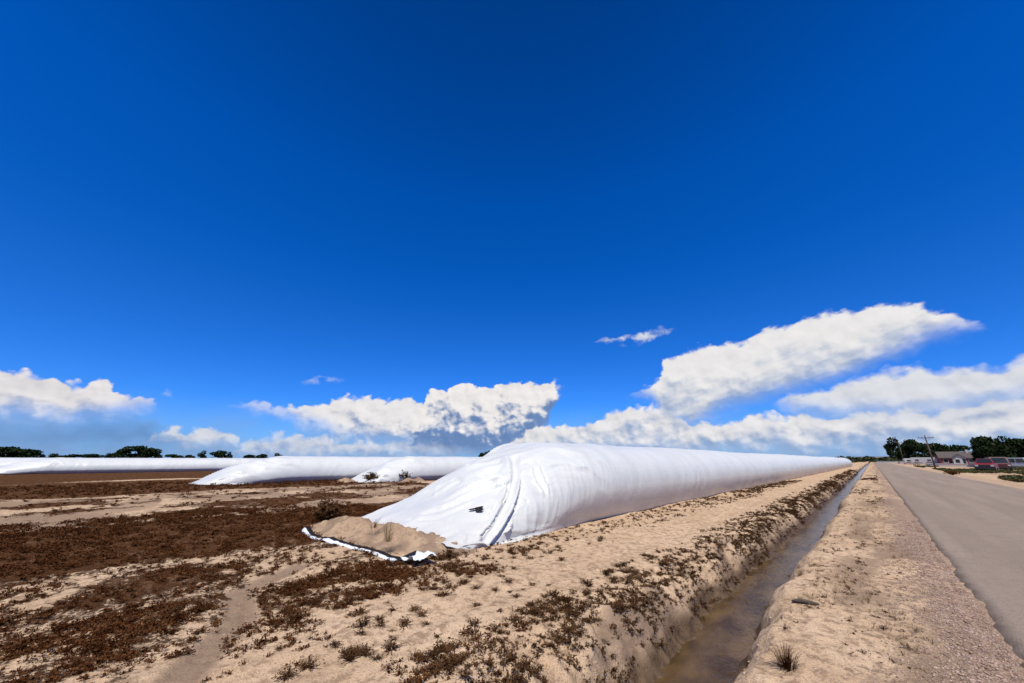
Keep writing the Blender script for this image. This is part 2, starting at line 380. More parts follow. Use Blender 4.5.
M['bag'] = build_plastic()
M['black_plastic'] = flat('black_plastic', (.014, .013, .012), .7, .3, spec=.15)
M['white_plastic'] = flat('loose_white_plastic', (.74, .76, .77), .4, .1, 5, bmp=.02)

def weed_mat(name, a, c2):
    m, k, p = mat(name); P = k.n('ShaderNodeNewGeometry').outputs['Position']
    n = k.noise(P, 3.0, 3, .6); n2 = k.noise(P, 40, 2, .6)
    k.put(p.inputs['Base Color'], k.mix(k.smooth(k.m('ADD', k.m('MULTIPLY', n, .5), k.m('MULTIPLY', n2, .5)), .35, .65), (*a, 1), (*c2, 1)))
    p.inputs['Roughness'].default_value = .9; p.inputs['Specular IOR Level'].default_value = 0.0
    return m
M['weed'] = weed_mat('dry_weed', (.036, .011, .0035), (.13, .055, .022))
M['weed_near'] = weed_mat('dry_weed_dark', (.030, .013, .0055), (.12, .062, .029))
M['straw'] = weed_mat('straw', (.20, .14, .075), (.34, .25, .145))
M['green'] = weed_mat('green_weed', (.040, .045, .016), (.12, .11, .05))
M['leaf'] = weed_mat('tree_leaf', (.012, .022, .009), (.030, .046, .018))
M['leaf_grey'] = weed_mat('tree_leaf_grey', (.045, .055, .028), (.095, .105, .06))
M['bark'] = flat('bark', (.075, .055, .04), .9, .4, 8, bmp=.02)
M['pole_wood'] = flat('pole_wood', (.085, .062, .047), .85, .3, 4)
M['stone'] = weed_mat('gravel_stone', (.15, .085, .06), (.52, .39, .31))
M['dirt'] = M['ground']

# ------------------------------------------------------------------ ground
ROAD_L, ROAD_R = 0.56, 6.2
def ditch_warp(y):
    return .34 * (fbm(y / 2.4, 0 * y, 11, 3) - .5) + .14 * (fbm(y / .45, 0 * y, 17, 3, .6) - .5)
TRACK = np.array([gp(300, 566), gp(240, 590), gp(240, 620), gp(215, 645), gp(180, 683), (-3.2, .2), (-2.9, -3)])
def track_dist(x, y):
    d = np.full(np.shape(x), 1e9)
    for (ax, ay), (bx, by) in zip(TRACK[:-1], TRACK[1:]):
        t = np.clip(((x - ax) * (bx - ax) + (y - ay) * (by - ay)) / ((bx - ax) ** 2 + (by - ay) ** 2), 0, 1)
        d = np.minimum(d, np.hypot(x - ax - t * (bx - ax), y - ay - t * (by - ay)))
    return d
def zt(x, y):
    x = np.asarray(x, dtype=np.float64); y = np.asarray(y, dtype=np.float64)
    near = np.exp(-np.maximum(np.abs(y) - 30, 0) / 40.0)
    xs = x - ditch_warp(y) * sst(np.abs(x + 1.85), 3.0, .3)
    z = np.zeros(np.broadcast(x, y).shape)
    # ditch
    bank = np.interp(xs, [-6, -3.5, -2.90, -2.52, -2.42, -2.26, -2.10, -1.62, -1.52, -1.36, -1.20, -.85, 0],
                     [.02, .05, .01, -.09, -.17, -.46, -.53, -.53, -.46, -.18, -.05, 0, 0])
    z = z + bank * sst(x, -6.5, -4)
    rough = .012 + .03 * sst(xs, -3.4, -2.6) * sst(xs, -1.3, -1.7)
    z = z + (fbm(x * 2.6, y * 2.6, 3, 5, .6) - .5) * (2.2 * rough) * near
    z = z + (fbm(x * 9, y * 9, 21, 3, .6) - .5) * (.046 + .09 * sst(xs, -3.1, -2.4) * sst(xs, -1.25, -1.55)) * near
    # clods on the eroded left bank
    z = z + sst(vn(x * 5.5, y * 3.6, 33), .62, .95) * .11 * sst(xs, -3.0, -2.6) * sst(xs, -2.15, -2.3) * near
    fld = sst(x, -3.5, -5.0)
    z = z + (fbm(x * .5, y * .5, 5, 3) - .5) * .10 * fld * near
    # wheel ruts in the bare strip and along the bag
    z = z - .025 * np.exp(-((x + 3.7 + .1 * np.sin(y * .4)) / .16) ** 2) * near
    z = z - .03 * sst(track_dist(x, y), .20, .08)
    # the shoulder falls a little from the road; the far verge too
    z = z - .03 * sst(x, .25, -.3) * sst(x, -1.2, -.6) * near
    z = np.where(x > ROAD_L - .15, np.minimum(z, -.012 + .01 * (vn(x * 7, y * 7, 9) - .5)), z)
    z = z + sst(x, ROAD_R + .4, ROAD_R + 3) * (fbm(x * .6, y * .3, 41, 3) - .45) * .25 * np.exp(-np.abs(y) / 300)
    return z
def weed_density(x, y):
    wx = x + 2.6 * (fbm(x * .16, y * .16, 51, 3) - .5) * sst(x, -6.5, -9)
    w = np.zeros(np.broadcast(x, y).shape)
    n = fbm(x * .55, y * .38, 57, 4, .6)
    d1 = sst(wx, -8.0 - .0, -9.6) * sst(wx, -16.4, -14.6)
    d2 = sst(wx, -26.6, -28.6) * (1 - .85 * np.exp(-((wx + 45.5 + 1.2 * np.sin(y * .1)) / 1.3) ** 2))
    strip = sst(wx, -14.6, -16.4) * sst(wx, -28.6, -26.6)
    w = np.maximum(d1 * (.98 + .5 * (n - .42)), d2 * (1.0 + .25 * (n - .4)))
    diag = .5 + .5 * np.sin((x * .9 + y * 1.6) * 1.1 + 5 * fbm(x * .3, y * .3, 61, 2))
    w = np.maximum(w, strip * (.20 + .50 * sst(n, .46, .64) + .18 * diag))
    mid = sst(wx, -9.4, -8.0) * sst(x, -4.0, -5.6)
    w = np.maximum(w, mid * (.46 + 1.6 * (n - .42)) * np.where(y > 5.2, .3, 1))
    # off to the south of the sand it thickens again
    w = np.maximum(w, 1.0 * sst(-x - .6 * y, 2.4, 5.0) * sst(x, -2.6, -3.6) * sst(x, -11.0, -9.0) * (.56 + 1.6 * (n - .41)) * np.where(y > 5.0, 0, 1))
    side = sst(x, -6.6, -6.1) * sst(x, -4.2, -5.0) * (y > 5.5)
    w = np.maximum(w, side * (.25 + .35 * n))
    bankd = sst(x, -3.4, -2.8) * sst(x, -2.1, -2.3)
    w = np.maximum(w, bankd * (.40 + .8 * (n - .38)))
    # right verge
    w = w * sst(track_dist(x, y) + .25 * (fbm(x * 2.5, y * 2.5, 53, 3) - .5), .08, .24)
    return np.clip(w, 0, 1)

def axis(segs):
    out = []
    for a, c, s0, s1 in segs:
        n = max(1, int(round(abs(c - a) / ((s0 + s1) / 2)))); t = np.linspace(0, 1, n, endpoint=False)
        q = s1 / s0
        tt = t if abs(q - 1) < 1e-3 else (np.power(q, t) - 1) / (q - 1)
        out.append(a + (c - a) * tt)
    return np.concatenate(out + [[segs[-1][1]]])
gx = axis([(-6000, -300, 700, 60), (-300, -40, 20, 1.2), (-40, -12, .8, .16), (-12, -6, .12, .07), (-6, -2.7, .06, .04), (-2.7, -.9, .025, .025), (-.9, .75, .04, .05), (.75, 7, .8, .6), (7, 30, .4, 1.2), (30, 300, 2, 30), (300, 6000, 60, 700)])
gy = axis([(-600, -30, 100, 6), (-30, -4, 3, .12), (-4, 2, .10, .04), (2, 7, .035, .04), (7, 14, .045, .11), (14, 40, .12, .6), (40, 200, .7, 6), (200, 8000, 8, 500)])
GX, GY = np.meshgrid(gx, gy)
GZ = zt(GX, GY)
ny, nx = GX.shape
I = np.arange(ny * nx).reshape(ny, nx)
GF = np.stack([I[:-1, :-1], I[:-1, 1:], I[1:, 1:], I[1:, :-1]], -1).reshape(-1, 4)
WD = weed_density(GX, GY)
xs_ = GX - ditch_warp(GY)
WET = sst(GZ + .16 * (fbm(GX * 3, GY * 2, 73, 3) - .5), -.22, -.40) * sst(np.abs(xs_ + 1.88), .75, .5) + .0
GRV = np.maximum((.35 + .75 * fbm(GX * 1.1, GY * .35, 77, 3)) * sst(GX + .5 * (fbm(GX * .8, GY * .5, 79, 3) - .5), -.6, .45) * sst(GX, ROAD_L + .3, ROAD_L), .45 * sst(GX, -1.05, -.6) * sst(GX, .8, .5) * fbm(GX * .8, GY * .4, 71, 3) * 2 * .6)
GRV = np.maximum(GRV, .5 * sst(GX, ROAD_R - .5, ROAD_R) * sst(GX, ROAD_R + 3, ROAD_R + 1))
SOIL = np.maximum(.85 * sst(track_dist(GX, GY), .24, .12), .80 * sst(GX, -14.5, -16.5) * sst(GX, -28.5, -26) * sst(fbm(GX * .35, GY * .5, 81, 4), .42, .6))
SOIL = np.maximum(SOIL, .55 * sst(GX, -15, -17) * sst(GX, -27, -24) * (np.abs(np.sin((GX * .55 + GY * 1.25) * .55 + 2 * fbm(GX * .2, GY * .2, 83, 2))) > .93))
SOIL = np.maximum(SOIL, .95 * sst(xs_, -2.85, -2.5) * sst(xs_, -2.15, -2.3) * sst(fbm(GX * 2.5, GY * 1.3, 89, 4, .65), .40, .60))
SOIL = np.maximum(SOIL, .75 * sst(GX, -1.0, -.6) * sst(GX, .5, .2) * sst(fbm(GX * 1.6 + 9, GY * .55, 87, 4, .6), .47, .66))
SOIL = np.maximum(SOIL, .5 * sst(GX, ROAD_R + 2.5, ROAD_R + 5) * sst(fbm(GX * .25, GY * .06, 85, 3), .4, .6))
gme = np_mesh('ground', np.stack([GX, GY, GZ], -1).reshape(-1, 3), GF, M['ground'], True,
              {'weed': WD * (1 - .30 * sst(GX, -8.6, -6.6) - .22 * sst(GX, -8.4, -7.6) * sst(GY, 1.6, 2.8)), 'wet': np.clip(WET, 0, 1), 'gravel': np.clip(GRV, 0, 1), 'soil': np.clip(SOIL, 0, 1)})
tag(ob('ground', gme), kind='structure')

# road: a slab with a broken edge, slightly crowned
ry = axis([(-400, -10, 60, 2), (-10, 2, .5, .08), (2, 14, .05, .10), (14, 60, .14, 1.2), (60, 5000, 2, 300)])
rt = np.concatenate([[0, .012, .03], np.linspace(.08, .92, 12), [.97, .988, 1]])
RT, RY = np.meshgrid(rt, ry)
nearf = np.exp(-np.maximum(RY - 20, 0) / 60)
eL = ROAD_L + (.09 * (fbm(RY / 1.3, RY * 0, 91, 3) - .5) + .05 * (vn(RY / .12, RY * 0, 93) - .5)) * nearf
eR = ROAD_R + .3 * (fbm(RY / 2, RY * 0, 95, 3) - .5) * nearf
RX = eL + (eR - eL) * RT
RZ = .022 + .045 * (1 - (2 * RT - 1) ** 2) + .006 * (vn(RX * 1.5, RY * 1.5, 97) - .5)
RZ = np.where((RT < .001) | (RT > .999), -.05, RZ); RZ = np.where((np.abs(RT - .012) < .001) | (np.abs(RT - .988) < .001), .016, RZ)
ny2, nx2 = RX.shape; I2 = np.arange(ny2 * nx2).reshape(ny2, nx2)
RF = np.stack([I2[:-1, :-1], I2[:-1, 1:], I2[1:, 1:], I2[1:, :-1]], -1).reshape(-1, 4)
tag(ob('road', np_mesh('road', np.stack([RX, RY, RZ], -1).reshape(-1, 3), RF, M['road'], True)), kind='structure')

# water in the ditch, following its bends
wy = axis([(-30, 2, 1, .1), (2, 14, .08, .12), (14, 60, .2, 1), (60, 400, 2, 8)])
wv = []
for y in wy:
    w = float(ditch_warp(np.array([y]))[0])
    wv += [(-2.34 + w, y, -.485), (-2.0 + w, y, -.485), (-1.75 + w, y, -.485), (-1.42 + w, y, -.485)]
n4 = len(wy); I3 = np.arange(n4 * 4).reshape(n4, 4)
WF = np.stack([I3[:-1, :-1], I3[:-1, 1:], I3[1:, 1:], I3[1:, :-1]], -1).reshape(-1, 4)
tag(ob('ditch_water', np_mesh('ditch_water', np.array(wv), WF, M['water'], True)), kind='structure')

# low bluffs far beyond the end of the road
hv = []; hx = np.linspace(-1500, 1500, 160)
hh = 3 + 26 * sst(fbm(hx / 500, 0 * hx, 101, 4), .3, .7) * sst(hx, -900, -150) 
for x, h in zip(hx, hh): hv += [(x, 4200 - .00004 * x * x, -2), (x, 4300, h), (x, 4900, -2)]
I4 = np.arange(len(hx) * 3).reshape(-1, 3)
HF = np.stack([I4[:-1, :-1], I4[1:, :-1], I4[1:, 1:], I4[:-1, 1:]], -1).reshape(-1, 4)
M['hill'] = flat('far_bluff', (.13, .125, .105), .95, .4, .01)
tag(ob('hills', np_mesh('hills', np.array(hv), HF, M['hill'], True)), kind='structure')

# ------------------------------------------------------------------ silage bags
def project(V):
    c, s = math.cos(YAW), math.sin(YAW)
    x = V[:, 0] * c + V[:, 1] * s; F = -V[:, 0] * s + V[:, 1] * c; U = V[:, 2] - CAMH
    d = F * math.cos(PITCH) + U * math.sin(PITCH); up = -F * math.sin(PITCH) + U * math.cos(PITCH)
    return 512 + FPX * x / d, 341.5 - FPX * up / d, d

def make_bag(cx, y0, rot, L, h, hw, ramp, seed, fine, label, creases=(), puck=1.0):
    """a long plastic tube lying full of feed: local y runs along it from the pinned-down near end"""
    s = axis([(0, ramp + 3.0, .034, .04), (ramp + 3.0, 25, .05, .20), (25, L - 8, .22, 1.2), (L - 8, L, .3, .3)] if fine else
             [(0, ramp + 3, .12, .12), (ramp + 3, 40, .15, .4), (40, L - 8, .5, 3), (L - 8, L, .5, .5)])
    na = 190 if fine else 64
    a = np.linspace(-1, 1, na)              # -1 right base ... 0 crest ... 1 left base
    S, A = np.meshgrid(s, a, indexing='ij')
    r = np.clip(S / ramp, 0, 1); e = np.clip((L - S) / 7.0, 0, 1)
    prof = (.10 + .90 * np.sin(r * math.pi / 2) ** 1.15) * (.12 + .88 * np.sin(e * math.pi / 2) ** .8)
    prof = prof * (1 + .035 * (fbm(S / 9, 0 * S, seed, 3) - .5) * 2 * sst(S, ramp * .7, ramp * 1.5))
    Hs = h * prof
    ab = np.abs(A); k = .80                 # |A| > k is the tucked-under flank
    ph = np.clip(ab / k, 0, 1) * math.pi / 2
    u = np.clip((ab - k) / (1 - k), 0, 1)
    zc = Hs * (.02 + (.34 if fine else .20) * sst(S, .6, ramp)); bt = Hs - zc
    wid = hw * (1 - .05 * np.sin(e * math.pi / 2)) * (1.02 + np.where(A > 0, .16, .04) * (1 - r)) * (.6 + .4 * np.sin(e * math.pi / 2))
    q = np.where(ab <= k, np.sin(ph) ** .92, 1 - .13 * u ** 1.6 * sst(S, 2.0, 5.0)) * wid * -np.sign(A)
    z = np.where(ab <= k, zc + bt * np.cos(ph) ** .88, zc * (1 - u))
    # surface normals of the section, roughly
    nxq = np.where(ab <= k, np.sin(ph), 1.0) * -np.sign(A); nzz = np.where(ab <= k, np.cos(ph), -.3 * u)
    arc = A * (hw + h)                      # metres round the section
    body = sst(S, ramp * .6, ramp * 1.3)
    d = np.zeros_like(S)
    sh = S + .55 * np.abs(arc) * .35        # rings lean back as they come down the flank
    d += .026 * (fbm(sh * .8, arc * .3, seed + 3, 3) - .5) * 2 * (.5 + .5 * body)
    pk = sst(ab, .30, .62) * sst(ab, .93, .80)
    d += puck * .042 * (fbm(sh * 3.0 + .8 * fbm(S * .6, arc, seed + 4, 2), arc * .45, seed + 5, 3, .6) - .5) * 2 * pk * sst(fbm(S * .35, arc * .4, seed + 8, 2), .35, .7)
    d += puck * .03 * (fbm(S * .5, arc * .3, seed + 6, 2) - .5) * 2 * sst(ab, .5, .85)
    # stretched folds on the pinned end
    endm = (1 - sst(S, ramp * .75, ramp * 1.25))
    lean = S * .75 + arc * 1.0
    endm = endm * (1 - .9 * sst(ab, .45, .72) * sst(S, 1.5, 3.5))
    lean = lean + 1.1 * (fbm(S * .7, arc * .7, seed + 21, 3) - .5); patch = sst(fbm(S * .6 + 3, arc * .6, seed + 23, 2), .35, .65)
    rdg = np.clip(1 - np.abs(2 * fbm(lean * .8 + 4, (S - arc) * .16, seed + 9, 2, .4) - 1), 0, 1)
    d += endm * ((.05 + .17 * patch) * rdg ** 5 + .03 * rdg ** 2 - .06)
    d += endm * .035 * (fbm(lean * 3.2, (S - arc) * .7, seed + 11, 3) - .5) * 2
    for pts, dep, wd in creases:
        P = np.array(pts)
        for (s0, a0), (s1, a1) in zip(P[:-1], P[1:]):
            t = np.clip(((S - s0) * (s1 - s0) + (arc - a0) * (a1 - a0)) / max((s1 - s0) ** 2 + (a1 - a0) ** 2, 1e-6), 0, 1)
            ds = S - s0 - t * (s1 - s0); da = arc - a0 - t * (a1 - a0)
            wob_ = .10 * (fbm(S * 2.2, arc * 2.2, seed + 31, 3, .6) - .5); ds = ds + wob_; da = da + wob_
            dd = np.hypot(ds, da)
            cr = np.zeros_like(S); side = (ds * (a1 - a0) - da * (s1 - s0)) / max(math.hypot(s1 - s0, a1 - a0), 1e-6)
            cr = -dep * np.exp(-(dd / wd) ** 2) + .7 * dep * np.exp(-((side - 1.7 * wd) / (1.1 * wd)) ** 2) * np.exp(-(np.maximum(dd - np.abs(side), 0) / wd) ** 2)
            d = np.where(np.abs(cr) > np.abs(d) * .9, cr, d) if dep > .04 else d + cr
    d *= sst(1 - ab, 0, .06) * np.clip(Hs / 1.0, .25, 1)
    q = q + d * nxq; z = np.maximum(z + d * nzz, -.02) - (0 if fine else .16) * (1 - sst(S, 0, 1.5)) * (1 - r)
    # the pinned lip is not straight
    lip = (1 - sst(S, 0, 1.2))
    Sw = S + lip * (.55 * (fbm(arc * .8, 0 * arc, seed + 13, 3) - .5) + .25 * np.abs(A) ** 3)
    z = z + lip * (.10 if fine else .02) * (fbm(arc * 1.7, 0 * arc, seed + 15, 2) - .3) * (ab < .97)
    V = np.stack([q, Sw, z], -1).reshape(-1, 3)
    ns_, na_ = S.shape; J = np.arange(ns_ * na_).reshape(ns_, na_)
    F = np.stack([J[:-1, :-1], J[1:, :-1], J[1:, 1:], J[:-1, 1:]], -1).reshape(-1, 4)
    me = np_mesh('bag_skin', V, F, M['bag'], True)
    root = empty('silage_bag', (cx, y0, float(zt(np.array([cx]), np.array([y0]))[0]) - .02), -rot)
    ob('bag_skin', me, root)
    tag(root, label, 'silage bag', 'long white silage bags lying in the field')
    root['_'] = 0; del root['_']
    Vw = V.copy(); c, sn = math.cos(-rot), math.sin(-rot)
    Vw = np.stack([cx + V[:, 0] * c - V[:, 1] * sn, y0 + V[:, 0] * sn + V[:, 1] * c, V[:, 2] + root.location.z], -1)
    return root, V, Vw, S, arc

BAGX, BAGY, BAGR = -8.20, 5.0, R(.97)
BAGARGS = dict(cx=BAGX, y0=BAGY, rot=BAGR, L=134.0, h=2.22, hw=2.22, ramp=5.4, seed=201)
def px_to_bag(Vw, S, arc, pts):
    u, v, d = project(Vw); ok = (d > .5) & (arc.ravel() < 2.5)
    out = []
    for p in pts:
        e = np.where(ok, (u - p[0]) ** 2 + (v - p[1]) ** 2, 1e9); e = e + d * .2; i = int(np.argmin(e)); out.append((S.ravel()[i], arc.ravel()[i]))
    return out
# where the folds of the photograph run on the bag: found on a smooth first build, then pressed into the real one
t_root, t_V, t_Vw, t_S, t_arc = make_bag(fine=True, label='x', **BAGARGS)
CREASES = []
for pts, dep, wd in [
    ([(514, 457), (516, 472), (510, 496), (500, 515), (488, 535), (479, 547)], .10, .11),
    ([(522, 486), (517, 506), (505, 526), (494, 543)], .075, .085),
    ([(508, 470), (506, 492), (494, 513), (480, 536)], .045, .07), ([(527, 500), (520, 516), (508, 534)], .045, .07),
    ([(506, 486), (490, 491), (470, 498), (446, 509), (425, 513)], .06, .075),
    ([(440, 488), (428, 496), (416, 503)], .035, .06), ([(500, 500), (484, 517), (470, 536)], .03, .06), ([(462, 478), (440, 494), (405, 509)], .035, .06), ([(487, 464), (466, 476), (440, 486)], .03, .06), ([(450, 520), (456, 532), (461, 545)], .03, .05), ([(470, 505), (455, 512), (436, 518), (410, 519)], .035, .06),
    ([(472, 530), (468, 540), (464, 548)], .035, .05), ([(478, 470), (492, 478), (497, 488)], .03, .07),
    ([(530, 464), (537, 480), (545, 493)], .022, .04), ([(538, 462), (546, 480), (551, 494)], .020, .04),
    ([(470, 470), (450, 482), (425, 494)], .03, .07), ([(400, 500), (385, 508), (370, 514)], .03, .06)]:
    CREASES.append((px_to_bag(t_Vw, t_S, t_arc, pts), dep * (1.0 if dep > .09 else 1.35), wd * 1.15))
for ch in list(t_root.children): bpy.data.objects.remove(ch)
bpy.data.objects.remove(t_root)
bag1, bV, bVw, bS, barc = make_bag(fine=True, creases=CREASES, label='nearest white silage bag, beside the ditch, with a small black tear', **BAGARGS)

# black tear on the near end
(ts, ta), = px_to_bag(bVw, bS, barc, [(477, 511)])
i = int(np.argmin((bS.ravel() - ts) ** 2 + (barc.ravel() - ta) ** 2)); tc_ = Vector(bV[i])
nb = np.argsort((bV[:, 0] - tc_.x) ** 2 + (bV[:, 1] - tc_.y) ** 2 + (bV[:, 2] - tc_.z) ** 2)[:60]
Q = bV[nb] - bV[nb].mean(0); nrm = Vector(np.linalg.svd(Q)[2][2]); nrm = nrm if nrm.z > 0 else -nrm
cdir = (Vector((0 - BAGX, 0 - BAGY, CAMH)) - tc_)
ax = nrm.cross(Vector((0, 0, 1))).normalized(); ay = nrm.cross(ax)
bm = bmesh.new(); ring = []; rn = random.Random(3)
cv = bm.verts.new(tc_ + nrm * .07)
for k in range(22):
    t = 2 * math.pi * k / 22; rr = (.125 + .05 * math.sin(3 * t + 1) + .025 * math.sin(5 * t)) * rn.uniform(.75, 1.25)
    ring.append(bm.verts.new(tc_ + ax * math.cos(t) * rr * 1.1 + ay * math.sin(t) * rr * .55 + nrm * rn.uniform(.035, .05)))
for k in range(22): bm.faces.new((cv, ring[k], ring[(k + 1) % 22]))
tear = bm_obj('torn_flap', bm, M['black_plastic'], bag1); tear['label'] = 'small ragged black tear in the white plastic'

b2 = make_bag(-35.9, 5.2, R(.5), 150, 2.0, 2.3, 6.0, 301, False, 'white silage bag standing clear between two others, brown weeds along its foot')[0]
b2b = make_bag(-30.7, 14.6, R(.5), 150, 2.0, 2.2, 5.0, 401, False, 'white silage bag with pale sand and small bushes at its pinned end')[0]
b3 = make_bag(-78.4, -9.5, R(.3), 190, 1.95, 2.6, 6.5, 501, False, 'far white silage bag with a stained foot, dark trees rising behind it')[0]
b4 = make_bag(-86.5, -18.0, R(.3), 190, 1.95, 2.6, 7.0, 601, False, 'farthest white silage bag, mostly hidden by the one before it')[0]

# sand heaped over the near end of the bag
def heap(name, pts, label, seed, res=.05, cat='sand heap', group=None):
    """pts: list of (x, y, radius, height)"""
    P = np.array(pts); x0, x1 = (P[:, 0] - P[:, 2]).min(), (P[:, 0] + P[:, 2]).max(); y0, y1 = (P[:, 1] - P[:, 2]).min(), (P[:, 1] + P[:, 2]).max()
    X_, Y_ = np.meshgrid(np.arange(x0, x1, res), np.arange(y0, y1, res))
    Zm = np.zeros_like(X_)
    for x, y, r_, h_ in P: Zm = np.maximum(Zm, h_ * (1 - sst(np.hypot(X_ - x, Y_ - y), 0, r_)))
    n = fbm(X_ * 1.6, Y_ * 1.6, seed, 4, .6)
    Zm = Zm * (.45 + 1.1 * n) + (fbm(X_ * 5, Y_ * 5, seed + 3, 4, .7) - .5) * .24 * sst(Zm, 0, .14)
    Zg = zt(X_, Y_)
    Zz = np.where(Zm > .012, Zg + Zm, Zg - .05)
    nr, nc = X_.shape; K = np.arange(nr * nc).reshape(nr, nc)
    F = np.stack([K[:-1, :-1], K[:-1, 1:], K[1:, 1:], K[1:, :-1]], -1).reshape(-1, 4)
    keep = (Zm.ravel()[F] > .012).any(1); F = F[keep]
    used = np.unique(F); rm = np.full(nr * nc, -1); rm[used] = np.arange(len(used))
    V = np.stack([X_, Y_, Zz], -1).reshape(-1, 3)[used]
    o_ = ob(name, np_mesh(name, V, rm[F], M['ground'], True, {'weed': np.zeros(len(V)), 'wet': np.zeros(len(V)), 'gravel': np.zeros(len(V)), 'soil': .38 + .5 * sst(fbm(V[:, 0] * 3, V[:, 1] * 3, seed + 8, 3), .4, .65)}))
    return tag(o_, label, cat, group)
def ridge(pts, step):
    out_ = []
    for (xa, ya, ra, ha), (xb, yb, rb, hb) in zip(pts[:-1], pts[1:]):
        m_ = max(2, int(math.hypot(xb - xa, yb - ya) / step))
        out_ += [(xa + (xb - xa) * f_, ya + (yb - ya) * f_, ra + (rb - ra) * f_, ha + (hb - ha) * f_) for f_ in np.linspace(0, 1, m_, endpoint=False)]
    return out_ + [pts[-1]]
heap('sand_heap', ridge([(-10.9, 4.75, .7, .12), (-10.2, 4.65, .85, .20), (-9.2, 4.62, .95, .26), (-8.2, 4.72, .95, .25), (-7.3, 4.85, .95, .23), (-6.7, 5.0, .8, .18), (-6.3, 5.1, .6, .14)], .15),
     'low ridge of tan sand heaped over the pinned bag end', 701)
g2 = 'sand heaps at the ends of the bags behind'
heap('sand_heap', [(-32.0, 14.4, .9, .22), (-31.2, 14.2, .9, .28)], 'small pale sand heap at the foot of a bag end', 711, .12, group=g2)
heap('sand_heap', [(-27.6, 17.6, .8, .22), (-27.0, 18.0, .8, .28)], 'pale sand mound among bushes behind the near bag', 721, .12, group=g2)

# loose strip of plastic in front of the heap: white outside, black inside
def strip():
    root = empty('plastic_strip', (0, 0, 0))
    path = [gp(311, 532), gp(322, 538), gp(340, 543), gp(358, 547), gp(376, 551), gp(392, 556), gp(404, 560)]
    P = np.array(path) + np.array([.03, -.13]); n = 70
    t = np.linspace(0, len(P) - 1, n); Px = np.interp(t, range(len(P)), P[:, 0]); Py = np.interp(t, range(len(P)), P[:, 1])
    z0 = zt(Px, Py)
    dx = np.gradient(Px); dy = np.gradient(Py); l = np.hypot(dx, dy); nx_, ny_ = dy / l, -dx / l        # towards the camera side
    f = np.linspace(0, 1, n)
    wob = .06 * (fbm(f * 14, f * 0, 731, 3) - .5)
    hgt = .022 + .035 * fbm(f * 9, f * 0, 733, 2) + .07 * sst(f, .10, .0)
    # section: white outer roll in front, black inside behind
    white = []; black = []
    for i in range(n):
        c = Vector((Px[i], Py[i], z0[i])); nv = Vector((nx_[i], ny_[i], 0)); h = hgt[i]
        for q, zz in ((.10 + wob[i], .0), (.095 + wob[i], h * .4), (.075 + wob[i], h * .75), (.05, h), (.02, h * .95)): white.append(c + nv * q + Vector((0, 0, zz)))
        for q, zz in ((.018, h * .96), (-.03, h * .75), (-.035, h * .85 + .008), (-.05, h * .95 + .012), (-.065 - .5 * wob[i], h + .012)): black.append(c + nv * q + Vector((0, 0, zz)))
    def sheet(L, nm, m_):
        K = np.arange(n * 5).reshape(n, 5); F = np.stack([K[:-1, :-1], K[1:, :-1], K[1:, 1:], K[:-1, 1:]], -1).reshape(-1, 4)
        o_ = ob(nm, np_mesh(nm, np.array([list(v) for v in L]), F, m_, True), root); s_ = o_.modifiers.new('thick', 'SOLIDIFY'); s_.thickness = .004; return o_
    sheet(white, 'white_fold', M['white_plastic']); sheet(black, 'black_lining', M['black_plastic'])
    # folded corner at the right-hand end
    q = [Vector((*gp(*p), 0)) for p in ((397, 559), (413, 568), (438, 565), (421, 555))]
    zc = float(zt(np.array([q[0].x]), np.array([q[0].y]))[0])
    bm = bmesh.new(); N_ = 12; vv = {}
    for a_ in range(N_ + 1):
        for c_ in range(N_ + 1):
            u_, w_ = a_ / N_, c_ / N_
            p = (q[0] * (1 - u_) + q[1] * u_) * (1 - w_) + (q[3] * (1 - u_) + q[2] * u_) * w_
            hgt_ = .02 + .13 * math.exp(-((u_ - .85) / .22) ** 2) * (1 - .5 * w_) + .12 * math.exp(-((w_ - .75) / .25) ** 2) * (.4 + .6 * u_) * .8 + .03 * rn.random()
            vv[a_, c_] = bm.verts.new((p.x, p.y, zc + hgt_))
    for a_ in range(N_):
        for c_ in range(N_): bm.faces.new((vv[a_, c_], vv[a_ + 1, c_], vv[a_ + 1, c_ + 1], vv[a_, c_ + 1]))
    o_ = bm_obj('folded_corner', bm, M['white_plastic'], root, True); o_.modifiers.new('thick', 'SOLIDIFY').thickness = .005
    bm = bmesh.new(); ctr = q[0] * .55 + q[3] * .30 + q[2] * .15
    vs_ = [bm.verts.new((*(ctr.lerp(p, f_)).xy, zc + hz_)) for p, f_, hz_ in ((q[0], .60, .05), (q[1], .25, .10), (q[2], .15, .13), (q[3], .50, .115))]
    bm.faces.new(vs_); o_ = bm_obj('black_pocket', bm, M['black_plastic'], root); o_.modifiers.new('thick', 'SOLIDIFY').thickness = .02
    tag(root, 'loose strip of white and black plastic lying before the sand heap', 'plastic strip')
strip()

